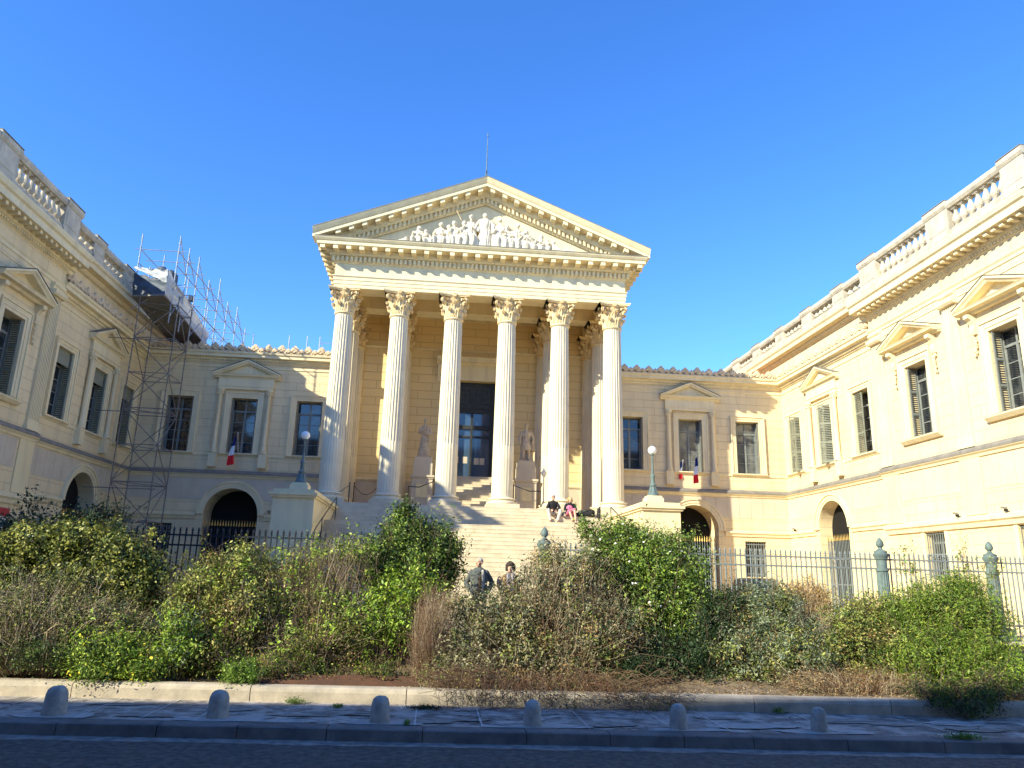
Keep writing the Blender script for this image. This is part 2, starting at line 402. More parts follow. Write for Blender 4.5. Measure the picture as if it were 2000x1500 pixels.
def wall(F, u0, u1, z0, z1, rects, arches, name, m):
    b = MB(F)
    us = {u0, u1}; zs = {z0, z1}
    for (a, c, d, e, dp) in rects: us |= {a, c}; zs |= {d, e}
    for (uc, r, zb, zc, dp) in arches: us |= {uc-r, uc+r}; zs |= {max(zb, z0), zc, zc+r+.05}
    us = sorted(us); zs = sorted(zs)
    for i in range(len(us)-1):
        for j in range(len(zs)-1):
            um = (us[i]+us[i+1])/2; zm = (zs[j]+zs[j+1])/2; hole = False
            for (a, c, d, e, dp) in rects:
                if a < um < c and d < zm < e: hole = True
            for (uc, r, zb, zc, dp) in arches:
                if abs(um-uc) < r and zb < zm < zc+r+.05: hole = True
            if not hole: b.add([(us[i], 0, zs[j]), (us[i+1], 0, zs[j]), (us[i+1], 0, zs[j+1]), (us[i], 0, zs[j+1])], [(0, 1, 2, 3)])
    for (a, c, d, e, dp) in rects:
        b.add([(a, 0, d), (c, 0, d), (c, 0, e), (a, 0, e), (a, -dp, d), (c, -dp, d), (c, -dp, e), (a, -dp, e)],
              [(0, 1, 5, 4), (1, 2, 6, 5), (2, 3, 7, 6), (3, 0, 4, 7)])
    for (uc, r, zb, zc, dp) in arches:
        k = 28; zt = zc+r+.05
        pa = [(uc+r*math.cos(math.pi*i/k), zc+r*math.sin(math.pi*i/k)) for i in range(k+1)]
        for i in range(k):
            (x0, y0), (x1, y1) = pa[i], pa[i+1]
            b.add([(x0, 0, y0), (x1, 0, y1), (x1, 0, zt), (x0, 0, zt)], [(0, 1, 2, 3)])
            b.add([(x0, 0, y0), (x1, 0, y1), (x1, -dp, y1), (x0, -dp, y0)], [(0, 1, 2, 3)])
        for s_ in (-1, 1):
            b.add([(uc+s_*r, 0, max(zb, z0)), (uc+s_*r, 0, zc), (uc+s_*r, -dp, zc), (uc+s_*r, -dp, max(zb, z0))], [(0, 1, 2, 3)])
    return b.build(name, m, palace, recalc=False)

# --- window kit
def casement(F, uc, hw, z0, z1, n, parent, glassm='glass', frame='wood_grey', transom=.78, rows=4):
    wn = tag(MB(F), None) if False else None
    f = MB(F); t = .055
    f.box(uc-hw, uc-hw+t, n-.05, n, z0, z1); f.box(uc+hw-t, uc+hw, n-.05, n, z0, z1)
    f.box(uc-hw+t, uc+hw-t, n-.05, n, z1-t, z1); f.box(uc-hw+t, uc+hw-t, n-.05, n, z0, z0+.1)
    zt = z0+(z1-z0)*transom
    f.box(uc-hw+t, uc+hw-t, n-.05, n+.02, zt-.045, zt+.045)
    f.box(uc-.05, uc+.05, n-.05, n+.015, z0+.1, zt-.045); f.box(uc-.035, uc+.035, n-.05, n, zt+.045, z1-t)
    for sg in (-1, 1):                        # sash stiles beside the outer frame
        a, c = sorted((uc+sg*(hw-t), uc+sg*(hw-t-.06))); f.box(a, c, n-.045, n-.004, z0+.1, zt-.045)
        a, c = sorted((uc+sg*.05, uc+sg*(hw-t-.06)))
        for k in range(1, rows): 
            z = z0+.1+(zt-.045-z0-.1)*k/rows; f.box(a, c, n-.04, n-.008, z-.016, z+.016)
    win = f.build('window', frame, parent)
    g = MB(F); g.box(uc-hw+.03, uc+hw-.03, n-.034, n-.026, z0+.05, z1-.03); g.build('pane', glassm, win)
    return win
def shutter_mb(w_, h_, nsec=3):
    """one leaf, hinge at x=0, in the xz plane"""
    b = MB(); t = .05; b.box(0, t, -.02, .02, 0, h_); b.box(w_-t, w_, -.02, .02, 0, h_)
    for k in range(nsec+1):
        z = (h_-.08)*k/nsec; b.box(t, w_-t, -.018, .018, z, z+.08)
    for k in range(nsec):
        a = (h_-.08)*k/nsec+.08; c = (h_-.08)*(k+1)/nsec; q = int((c-a)/.082)
        for j in range(q):
            z = a+(c-a)*(j+.15)/q
            b.add([(t, .015, z), (w_-t, .015, z), (w_-t, -.017, z+.034), (t, -.017, z+.034), (t, .015, z+.008), (w_-t, .015, z+.008), (w_-t, -.017, z+.042), (t, -.017, z+.042)],
                  [(0, 1, 2, 3), (4, 5, 6, 7), (0, 1, 5, 4), (2, 3, 7, 6), (0, 3, 7, 4), (1, 2, 6, 5)])
    return b
def leaf_frame(F, uh, n, z, ang, sgn):
    """frame for a leaf hinged at (uh,n): ang measured from the wall plane, opening outward"""
    ca, sa = math.cos(ang)*sgn, math.sin(ang)
    return lambda x, y, zz: F(uh+x*ca-y*sa*sgn, n+x*sa+y*ca*sgn, z+zz)
def shutter(F, uh, n, z0, z1, wd, ang, sgn, parent, m='shutter_green'):
    s_ = shutter_mb(wd, z1-z0-.04); b = MB(leaf_frame(F, uh, n, z0+.02, ang, sgn)); b.add(s_.v, s_.f)
    return b.build('shutter', m, parent)
def surround(F, uc, hw, z0, z1, parent, wd=.30, ears=False):
    b = MB(F)
    for (a, c, p) in ((0.003, .12, .05), (.12, wd-.06, .075), (wd-.06, wd, .12)):
        b.box(uc-hw-c, uc-hw-a, 0, p, z0, z1+a); b.box(uc+hw+a, uc+hw+c, 0, p, z0, z1+a)
        b.box(uc-hw-c, uc+hw+c, 0, p, z1+a, z1+c)
    return b.build('window_surround', 'trim', parent)
def sill(F, uc, hw, z, parent, wd=.30):
    b = MB(F); b.run([(0, z-.12), (.06, z-.12), (.16, z-.05), (.16, z), (0, z+.004)], uc-hw-wd-.02, uc+hw+wd+.02); return b.build('window_sill', 'trim', parent)
def pediment(F, uc, hw, zb, za, parent, pr=.34, ent=None, dz=0.):
    """small triangular pediment over a window, base zb, apex za"""
    b = MB(F)
    if ent: b.box(uc-hw+.27, uc+hw-.27, 0, .14, ent, zb-.16); b.box(uc-hw+.24, uc+hw-.24, 0, .17, ent+.14, ent+.19)
    b.run([(0, zb-.16), (.15, zb-.16), (.20, zb-.08), (pr-.06, zb-.06), (pr-.04, zb+.0), (pr, zb+.05), (0, zb+.05)], uc-hw+.02, uc+hw-.02)
    hgt = za-zb-.02
    for sg in (-1, 1):
        G = lambda u, n, z, sg=sg: F(uc+sg*u, n, z+hgt*(1-u/hw))
        r = MB(G); r.run([(0, zb-.10), (pr-.10, zb-.10), (pr-.06, zb-.03), (pr, zb+.02), (pr, zb+.10), (0, zb+.12)], 0, hw)
        b.v += r.v; b.f += [tuple(i+len(b.v)-len(r.v) for i in f) for f in r.f]
    b.plate([(uc-hw+.3, zb+.04), (uc+hw-.3, zb+.04), (uc, za-.12)], 0, .06)
    o = b.build('window_pediment', 'trim', parent)
    t = MB(F)                                  # dark lead flashing on top
    for sg in (-1, 1):
        G = lambda u, n, z, sg=sg: F(uc+sg*u, n, z+hgt*(1-u/hw))
        r = MB(G); r.box(0, hw+.02, 0, pr+.02, zb+.123, zb+.14)
        t.v += r.v; t.f += [tuple(i+len(t.v)-len(r.v) for i in f) for f in r.f]
    t.build('flashing', 'lead', o)
    return o
def colonnette(F, u, z0, z1, parent):
    b = MB(); r = .115
    prof = [(r*1.5, z0), (r*1.5, z0+.06), (r*1.25, z0+.1), (r*1.35, z0+.14), (r, z0+.2), (r*.97, z0+.8), (r*.86, z1-.34), (r*.95, z1-.32), (r*.86, z1-.30), (r*1.0, z1-.2), (r*1.3, z1-.08), (r*1.5, z1-.07), (r*1.5, z1)]
    b.lathe(prof, 0, 0, 16)
    for k in range(8):
        a = k*math.pi/4+.2
        b.ball((r*1.25*math.cos(a), r*1.25*math.sin(a), z1-.22), (.035, .035, .07), 6, 4)
        b.ball((r*1.4*math.cos(a+.4), r*1.4*math.sin(a+.4), z1-.11), (.035, .035, .045), 6, 4)
    b2 = MB(lambda x, y, z: F(u+x, .13+y, z)); b2.add(b.v, b.f)
    b2.box(-.2, .2, -.13, .1, z0-.72, z0-.001)
    return shade(b2.build('window_colonnette', 'trim', parent))
def shade(o): shade_auto(o); return o
def pilaster(F, u, hw, z0, z1, parent):
    b = MB(F); b.box(u-hw-.06, u+hw+.06, 0, .14, z0, z0+.18); b.box(u-hw-.03, u+hw+.03, 0, .11, z0+.18, z0+.28)
    b.box(u-hw, u+hw, 0, .06, z0+.28, z1-.4)
    nfl = 7; wf = 2*hw/nfl
    for k in range(nfl+1):
        x = u-hw+k*wf; b.box(x-wf*.2 if k else x, x+wf*.2 if k < nfl else x, .058, .09, z0+.4, z1-.5)
    b.box(u-hw, u+hw, .058, .092, z0+.28, z0+.4); b.box(u-hw, u+hw, .058, .092, z1-.5, z1-.4)
    b.run([(0, z1-.4), (.10, z1-.4), (.12, z1-.3), (.12, z1-.16), (.18, z1-.10), (.18, z1), (0, z1)], u-hw-.04, u+hw+.04)
    return b.build('pilaster', 'trim', parent)
def archivolt(F, uc, r, zb, zc, parent, wd=.33):
    b = MB(F)
    for (ra, rb, p) in ((r+.002, r+.11, .07), (r+.11, r+wd-.07, .10), (r+wd-.07, r+wd, .15)):
        k = 32
        pts = [(math.cos(math.pi*i/k), math.sin(math.pi*i/k)) for i in range(k+1)]
        for i in range(k):
            (c0, s0), (c1, s1) = pts[i], pts[i+1]
            b.add([(uc+ra*c0, 0, zc+ra*s0), (uc+rb*c0, 0, zc+rb*s0), (uc+rb*c1, 0, zc+rb*s1), (uc+ra*c1, 0, zc+ra*s1),
                   (uc+ra*c0, p, zc+ra*s0), (uc+rb*c0, p, zc+rb*s0), (uc+rb*c1, p, zc+rb*s1), (uc+ra*c1, p, zc+ra*s1)],
                  [(0, 1, 2, 3), (4, 5, 6, 7), (0, 1, 5, 4), (1, 2, 6, 5), (2, 3, 7, 6), (3, 0, 4, 7)])
    return b.build('arch_moulding', 'trim', parent)
def panels(F, u0, u1, arches, parent, z0=5.60, z1=6.66, skip=()):
    b = MB(F); n = max(1, round((u1-u0)/.66)); w_ = (u1-u0)/n
    for k in range(n):
        a, c = u0+k*w_+.008, u0+(k+1)*w_-.008
        if any(s0 < (a+c)/2 < s1 for s0, s1 in skip): continue
        cuts = 4
        for q in range(cuts):
            p0, p1 = a+(c-a)*q/cuts, a+(c-a)*(q+1)/cuts; za = zb = z0
            for (uc, R, zc) in arches:
                if abs(p0-uc) < R: za = max(za, zc+math.sqrt(R*R-(p0-uc)**2)+.02)
                if abs(p1-uc) < R: zb = max(zb, zc+math.sqrt(R*R-(p1-uc)**2)+.02)
            if za < z1-.03 and zb < z1-.03: b.plate([(p0, za), (p1, zb), (p1, z1), (p0, z1)], 0, .014)
    return b.build('stone_panel', 'panel', parent)
def band(F, segs, prof, name, m, parent):
    for a, c in segs: b = MB(F); b.run(prof, a, c); o = b.build(name, m, parent)
    return o
def antefix_mesh():
    """one repeat .65 long of the palmette cresting, local u,n,z"""
    b = MB()
    def palm(u, s_, n0):
        pts = [(u-s_*.30, -.01), (u+s_*.30, -.01)]
        for i in range(41):
            a = -1.75+3.5*i/40; r = s_*(.50+.07*abs(math.cos(a*2.7))+.10*math.exp(-(a*2.2)**2)); pts.insert(1, (u+r*math.sin(a)*.92, s_*.44+r*math.cos(a)))
        b.plate(pts[:1]+pts[1:], n0-.05, n0+.03)
        for a in (-1.3, -.87, -.43, 0, .43, .87, 1.3):
            c = (u+math.sin(a)*s_*.30, n0+.03, s_*.40+math.cos(a)*s_*.30); b.ball(c, (.045*s_/.4, .035, s_*.24), 6, 5, Matrix.Rotation(a, 3, 'Y'))
        b.ball((u, n0+.05, s_*.28), (s_*.2, .05, s_*.15), 6, 4)
    palm(0, .42, 0); palm(.325, .27, 0); palm(-.325, .27, -.002)
    for u in (.16, -.16):
        for k in range(8):
            a = k*math.pi/4; b.ball((u+.06*math.cos(a), .01, .10+.06*math.sin(a)), (.03, .035, .03), 5, 4)
    b.box(-.325, .325, -.06, .02, -.02, .19); b.box(-.325, .325, -.07, .05, -.02, .04); b.box(-.325, .325, -.06, .035, .165, .20)
    return b
ANT = antefix_mesh()
def cresting(F, u0, u1, n, z, parent, m='crest_stone'):
    k = int((u1-u0)/.65); st = (u1-u0)/k; b = MB(F)
    for i in range(k):
        uc = u0+(i+.5)*st; s_ = random.uniform(.94, 1.05)
        b.add([(uc+p[0], n+p[1], z+p[2]*s_) for p in ANT.v], ANT.f)
    o = b.build('roof_cresting', m, parent); shade_auto(o, 60); return o
def grille(F, uc, hw, z0, z1, n, parent, step=.12, m='iron_grey', name='window_grille', tips=None):
    b = MB(F); k = int(2*hw/step)
    for i in range(k+1):
        u = uc-hw+2*hw*i/k; b.box(u-.012, u+.012, n-.012, n+.012, z0, z1)
    for z in np.arange(z0+.15, z1, .75 if not tips else 1.15): b.box(uc-hw, uc+hw, n-.018, n+.018, z-.02, z+.02)
    o = b.build(name, m, parent)
    if tips:
        t = MB(F)
        for i in range(k+1):
            u = uc-hw+2*hw*i/k
            t.add([(u-.03, n, z1), (u+.03, n, z1), (u, n-.02, z1+.03), (u, n+.02, z1+.03), (u, n, z1+tips), (u-.035, n, z1+.08), (u+.035, n, z1+.08)],
                  [(0, 5, 4), (0, 2, 4), (1, 6, 4), (1, 3, 4), (0, 3, 4), (1, 2, 4)])
        t.build('gate_tips', 'gold', o)
    return o

Z_SILL, Z_HEAD = 7.95, 10.80
RECZ = 13.14
CORN = [(0, 12.66), (.05, 12.66), (.07, 12.74), (.17, 12.80), (.17, 12.86), (.36, 12.90), (.36, 13.03), (.42, 13.08), (.44, 13.16), (0, 13.17)]
def dentils(F, u0, u1, n0, n1, z0, z1, w_=.11, step=.2, name='dentils', parent=palace, m='trim'):
    b = MB(F); k = int((u1-u0)/step)
    for i in range(k):
        u = u0+(i+.5)*(u1-u0)/k; b.box(u-w_/2, u+w_/2, n0, n1, z0, z1)
    return b.build(name, m, parent)

def low_facade(F, u0, u1, wins, archu, gwins, smat, side, panelskip=(), dz=0., adp=1.3):
    """the lower (two-storey) facades: back wings and the recessed parts of the side wings"""
    rects = [(u-.65, u+.65, Z_SILL, Z_HEAD, .42) for u in wins]+[(u-.57, u+.57, 2.62, 4.42, .35) for u in gwins]
    arches = [(archu, 1.3, 0, 4.90, adp)]
    wall(F, u0, u1, ZC-.1, 13.1, rects, arches, 'wall', smat)
    surr = []
    for i, u in enumerate(wins):
        surr.append(surround(F, u, .65, Z_SILL, Z_HEAD, palace))
        if abs(u-archu) > .8 or True: pass
    for i, u in enumerate(wins):
        sill(F, u, .65, Z_SILL, palace)
        if i == 1:
            pediment(F, u, 1.66, 11.98+dz, 12.72, palace, ent=11.24)
            for s_ in (-1, 1): colonnette(F, u+s_*1.22, Z_SILL+.0, 11.23, palace)
    band(F, [(u0, u1)], [(0, 6.70), (.05, 6.70), (.08, 6.78), (.16, 6.84), (.16, 6.93), (.10, 6.99), (0, 7.03+dz)], 'string_course', 'trim', palace)
    band(F, [(u0, u1)], [(0, 7.0), (.163, 6.90), (.163, 6.865), (.178, 6.865), (.178, 6.95), (.12, 7.03), (0, 7.085+dz)], 'lead_capping', 'lead', palace)
    band(F, [(u0, u1)], [(0, Z_SILL-.17), (.04, Z_SILL-.15), (.05, Z_SILL-.08), (.05, Z_SILL-.05), (0, Z_SILL-.04)], 'sill_band', 'trim', palace)
    segs = [(u0, archu-1.64), (archu+1.64, u1)]
    segs = [s_ for s_ in segs if s_[1]-s_[0] > .05]
    band(F, segs, [(0, 4.66), (.06, 4.66), (.08, 4.76), (.15, 4.82), (.15, 4.90), (0, 4.95+dz)], 'plinth_moulding', 'trim', palace)
    archivolt(F, archu, 1.3, 0, 4.90, palace)
    panels(F, u0+.15, u1-.15, [(archu, 1.66, 4.90)], palace, skip=panelskip)
    band(F, [(u0, u1)], [(0, 12.38), (.04, 12.40), (.04, 12.46), (0, 12.48)], 'frieze_moulding', 'trim', palace)
    o = band(F, [(u0, u1)], [(n, z+dz) for n, z in CORN], 'eaves_cornice', 'trim', palace)
    dentils(F, u0, u1, .06, .16, 12.745, 12.80+dz, .07, .14)
    for u in gwins:
        grille(F, u, .57, 2.62, 4.42, -.1, palace)
    grille(F, archu, 1.3, ZC, 4.35, -.35, palace, .13, 'iron_dark' if side == 'L' else 'iron_grey', 'iron_gate', tips=.32)
    for u in gwins: casement(F, u, .57, 2.62, 4.42, -.3, palace, rows=3)
    b = MB(F); b.box(archu-1.3, archu+1.3, -adp-.02, -adp, ZC, 6.3); b.build('arch_dark_sheet', 'dark', palace)  # black sheet stands in for the unlit depth behind the gate

# back wings ------------------------------------------------
WX = (14.9, 11.72, 8.45)
low_facade(FB, -W, -7.0, [-14.9, -11.72, -8.45], -11.77, [-15.06], 'stone_x', 'L')
low_facade(FB, 7.0, W, [8.45, 11.72, 14.9], 11.77, [15.05], 'stone_x', 'R')
for u in (-14.9, -11.72, -8.45):
    casement(FB, u, .65, Z_SILL, Z_HEAD, -.36, palace)
for u, g in ((8.45, 'glass'), (11.72, 'glass_pale'), (14.9, 'glass_pale')):
    casement(FB, u, .65, Z_SILL, Z_HEAD, -.36, palace, g)
for u in (-14.9, -11.72, -8.45, 8.45, 11.72, 14.9):      # shutters folded back into the reveals
    for sg in (-1, 1): shutter(FB, u+sg*.61, -.3, Z_SILL, Z_HEAD, .27, rad(86), -sg, palace, 'wood_grey')
cresting(FB, -W+.5, -7.05, .36, 13.17, palace); cresting(FB, 7.05, W-.5, .36, 13.17, palace)

# side wings, recessed part ---------------------------------
YW = (30.55, 33.8, 36.9)
for F, side, dz in ((FL, 'L', .004), (FR, 'R', .004)):
    low_facade(F, 29.0, YB, list(YW), 33.75, [], 'stone_y', side, dz=dz, adp=.62)
    cresting(F, 29.1, YB-.45, .36, 13.175, palace)
    # set-back attic with its own cornice
    b = MB(F); b.box(29.0, 52, -1.6, -.12, 13.1, 14.75)
    b.run([(-.12, 14.25), (-.04, 14.27), (.06, 14.38), (.06, 14.44), (.34, 14.48), (.34, 14.66), (.42, 14.76), (.43, 14.86), (-.9, 14.87)], 29.0, 52)
    b.build('attic_wall', 'stone_y', palace)
for u in YW: casement(FL, u, .65, Z_SILL, Z_HEAD, -.38, palace, 'glass', 'wood_grey')
for u in YW: casement(FR, u, .65, Z_SILL, Z_HEAD, -.38, palace)
# right wing shutters : nearly closed, leaf ajar, one leaf
shutter(FR, 36.9+.64, -.06, Z_SILL, Z_HEAD, .62, rad(4), -1, palace); shutter(FR, 36.9-.64, -.06, Z_SILL, Z_HEAD, .62, rad(82), 1, palace)
shutter(FR, 33.8+.64, -.03, Z_SILL, Z_HEAD, .64, rad(3), -1, palace); shutter(FR, 33.8-.64, -.03, Z_SILL, Z_HEAD, .62, rad(55), 1, palace)
shutter(FR, 30.55+.64, -.10, Z_SILL, Z_HEAD, .62, rad(3), -1, palace)
for u in (30.55, 33.8, 36.9):
    shutter(FL, u+.62, -.34, Z_SILL, Z_HEAD, .33, rad(88), -1, palace, 'shutter_green')
    b = MB(FL); b.box(u-.65, u+.65, -.14, -.10, Z_HEAD-.62, Z_HEAD); ob = b.build('louvre_board', 'shutter_green', palace)

# side wings, projecting main block --------------------------
END = 19.45
MW = (26.15, 21.5)
MC = [(0, 13.52), (.05, 13.54), (.08, 13.66), (.16, 13.70), (.16, 13.86), (.62, 13.89), (.62, 14.14), (.70, 14.20), (.74, 14.34), (.74, 14.40), (0, 14.44)]
for F, side in ((FLm, 'L'), (FRm, 'R')):
    rects = [(u-.65, u+.65, Z_SILL-.05, 10.78, .5) for u in MW]+[(u-.57, u+.57, 2.62, 4.32, .35) for u in MW]
    wall(F, END, 29.0, ZC-.1, 13.56, rects, [], 'wall', 'stone_y')
    b = MB(F); b.box(28.99, 29.003, -MAINN, -.002, ZC, 13.5); b.box(END+.12, 29.35, -1.8, 0.002, 13.5, 14.42); b.build('wall_return', 'stone_y', palace)
    band(F, [(END, 29.003)], [(0, 6.70), (.05, 6.70), (.08, 6.78), (.16, 6.84), (.16, 6.93), (.10, 6.99), (0, 7.03)], 'string_course', 'trim', palace)
    band(F, [(END, 29.003)], [(0, 7.0), (.163, 6.90), (.163, 6.865), (.178, 6.865), (.178, 6.95), (.12, 7.03), (0, 7.085)], 'lead_capping', 'lead', palace)
    band(F, [(END, 29.003)], [(0, 4.36), (.08, 4.36), (.12, 4.5), (.2, 4.56), (.2, 4.68), (0, 4.76)], 'plinth_moulding', 'trim', palace)
    band(F, [(END, 29.003)], [(0, 12.78), (.04, 12.8), (.05, 12.90), (.10, 12.97), (0, 13.0)], 'architrave_moulding', 'trim', palace)
    band(F, [(END, 29.003)], [(0, 12.50), (.03, 12.5), (.03, 12.54), (0, 12.56)], 'architrave_fascia', 'trim', palace)
    band(F, [(END-.3, 29.35)], MC, 'main_cornice', 'trim', palace)
    dentils(F, END, 29.0, .12, .52, 13.76, 13.887, .16, .36, 'modillions')
    dentils(F, END, 29.0, .10, .125, 13.56, 13.655, .08, .15, 'bead_course')
    for u in MW:
        surround(F, u, .65, Z_SILL-.05, 10.78, palace, .36)
        b = MB(F); b.run([(0, Z_SILL-.22), (.1, Z_SILL-.22), (.22, Z_SILL-.1), (.22, Z_SILL-.05), (0, Z_SILL-.04)], u-1.15, u+1.15)
        b.build('window_sill', 'trim', palace)
        b = MB(F); b.box(u-.8, u+.8, .16, .225, Z_SILL-.047, Z_SILL-.035); b.build('lead_capping', 'lead', palace)
        pediment(F, u, 1.72, 11.72, 12.42, palace, pr=.46)
        for sg in (-1, 1):                                # console and hanging drop
            x = u+sg*1.25; b = MB(F)
            b.run([(0, 10.85), (.10, 10.85), (.14, 11.0), (.12, 11.2), (.2, 11.35), (.32, 11.42), (.32, 11.555), (0, 11.555)], x-.11, x+.11)
            q = MB(F)
            for k in range(16):
                q.ball((x+random.uniform(-.08, .08), .07+random.uniform(0, .04), 10.78-.045*k), (.055-.0015*k, .05, .05), 6, 4)
            b.v_len = len(b.v); b.f += [tuple(i+len(b.v) for i in f) for f in q.f]; b.v += q.v
            b.build('console', 'trim', palace)
        casement(F, u, .63, Z_SILL-.05, 10.78, -.42, palace, transom=.8, rows=4)
        if side == 'R': shutter(F, u+.60, -.38, Z_SILL-.03, 10.76, .36, rad(84), -1, palace, 'wood_grey')
        else: shutter(F, u+.60, -.38, Z_SILL-.03, 10.76, .36, rad(84), -1, palace, 'shutter_green')
        grille(F, u, .57, 2.62, 4.32, -.08, palace); casement(F, u, .57, 2.62, 4.32, -.3, palace, rows=3)
        b = MB(F)
        for sg in (-1, 1): b.box(u+sg*.65-.08, u+sg*.65+.08, 0, .03, 2.5, 4.359)
        b.build('window_surround', 'trim', palace)
    for u in (28.45, 23.82):
        pilaster(F, u, .37, 7.06, 12.78, palace)
        b = MB(F); b.box(u-.5, u+.5, 0, .05, 4.77, 6.69); b.build('pier_strip', 'stone', palace)
        b = MB(F); b.run([(0, 12.28), (.2, 12.3), (.26, 12.38), (.26, 12.5), (0, 12.5)], u-.45, u+.45); b.build('capital_block', 'trim', palace)
    for a, c in ((24.45, 27.85), (19.8, 23.2)): panels(F, a, c, [], palace)
    for z in (3.2, 3.75, 4.2):
        pass

# balustrades : rails and pedestals, each baluster its own piece
bal = MB(); bal.box(-.13, .13, -.13, .13, 0, .09)
bal.lathe([(.10, .09), (.12, .12), (.07, .17), (.09, .2), (.145, .30), (.15, .38), (.12, .5), (.065, .68), (.06, .74), (.10, .77), (.10, .80)], 0, 0, 14)
bal.box(-.12, .12, -.12, .12, .80, .87)
bal_me = bal.mesh('baluster'); bal_me.materials.append(MATS['old_stone'])
def balustrade(F, a, c, n, z0, z1, parent, left=False):
    b = MB(F); b.box(a, c, n-.2, n+.2, z0, z0+.22); b.run([(n-.2, z1-.28), (n+.2, z1-.28), (n+.26, z1-.18), (n+.26, z1-.06), (n+.22, z1), (n-.22, z1)], a, c)
    o = b.build('balustrade', 'old_stone', parent)
    h = (z1-.28)-(z0+.22); k = max(2, int((c-a)/.36))
    for i in range(k):
        u = a+(i+.5)*(c-a)/k; q = bpy.data.objects.new('baluster', bal_me); C.objects.link(q); q.parent = o
        q.location = F(u, n, z0+.22); q.scale = (1, 1, h/.87)
    return o
def pedestal(F, a, c, n, z0, z1, parent):
    b = MB(F); b.box(a, c, n-.24, n+.22, z0, z1-.28); b.run([(n-.24, z1-.28), (n+.24, z1-.28), (n+.30, z1-.18), (n+.30, z1-.05), (n+.27, z1), (n-.24, z1)], a-.03, c+.03)
    b.box(a+.14, c-.14, n+.22, n+.235, z0+.35, z1-.4)
    b.box(a, c, n+.22, n+.27, z0, z0+.2)
    t = b.build('parapet_pedestal', 'old_stone', parent)
    q = MB(F); q.box(a-.04, c+.04, n-.24, n+.31, z1+.001, z1+.02); q.build('flashing', 'lead', t)
for F, side in ((FLm, 'L'), (FRm, 'R')):
    b = MB(F); b.box(END+.06, 29.0, -.35, .15, 14.43, 14.8); b.box(29.0, 52, -.55, .06, 14.86, 14.98); b.build('parapet_base', 'old_stone', palace)
    for u in (28.45, 23.82, 19.9): pedestal(F, u-(.62 if u > 20 else .4), u+.62, -.08, 14.8, 16.21, palace)
    for a, c in ((24.44, 27.83), (20.52, 23.2)): balustrade(F, a, c, -.08, 14.8, 16.16, palace)
    ped = [31.2, 34.3, 37.4, 40.5, 43.6, 46.7, 49.8]
    for u in ped: pedestal(F, u-.5, u+.5, -.22, 14.98, 15.99, palace)
    prev = 29.3
    for u in ped:
        balustrade(F, prev, u-.5, -.22, 14.98, 15.94, palace); prev = u+.5

# cores that make the wings solid, and their roofs
for sg in (-1, 1):
    b = MB()
    x0, x1 = sorted((sg*(W+1.42), sg*(W+13)))
    b.box(x0, x1, END+.02, 60, .8, 15.82)
    x0, x1 = sorted((sg*7.05, sg*(W+1.4)))
    b.box(x0, x1, YB+1.35, YB+10, .8, 13.0)
    x0, x1 = sorted((sg*(W-MAINN-.01), sg*(W+1.42)))
    b.box(x0, x1, END, END+.03, .8, 14.4)
    b.build('rear_mass', 'stone', palace)
b = MB()
for sg in (-1, 1):
    x0, x1 = sorted((sg*7.05, sg*(W+.2)))
    b.add([(x0, YB-.3, 13.17), (x1, YB-.3, 13.17), (x1, YB+5, 14.6), (x0, YB+5, 14.6), (x1, YB+10, 13.17), (x0, YB+10, 13.17)], [(0, 1, 2, 3), (3, 2, 4, 5)])
    x0, x1 = sorted((sg*(W-.1), sg*(W+1.5))); b.box(x0, x1, 29, 52, 13.175, 13.19)
b.build('tile_roof', 'roof_tile', palace)

# ------------------------------------------------------------------ portico
ZS = 5.25                                               # stylobate
YF = 33.3                                               # face of the entablature
XE = 7.0
CX = [(i-2.5)*2.58 for i in range(6)]; YC1, YC2, YC3 = 33.8, 36.5, 39.22
def shaft_mesh():
    z0, z1 = 5.76, 14.06; nf = 24; sub = 6; seg = nf*sub; vs = []; zs = [0, .02, .1, .2, .28, .285, .3, .36, .5, .65, .8, .9, .975, 1.0]
    for t in zs:
        z = z0+(z1-z0)*t; r = .495-.075*t**1.5
        for i in range(seg):
            a = 2*math.pi*(i+.0)/seg; ph = (i % sub)/sub
            d = abs(math.sin(math.pi*ph))**.6
            dep = .040 if t > .283 else .013
            if t in (0, 1.0): dep = 0
            rr = r-dep*d; vs.append((rr*math.cos(a), rr*math.sin(a), z))
    b = MB(); fs = [(j*seg+i, j*seg+(i+1) % seg, (j+1)*seg+(i+1) % seg, (j+1)*seg+i) for j in range(len(zs)-1) for i in range(seg)]
    b.add(vs, fs); return b
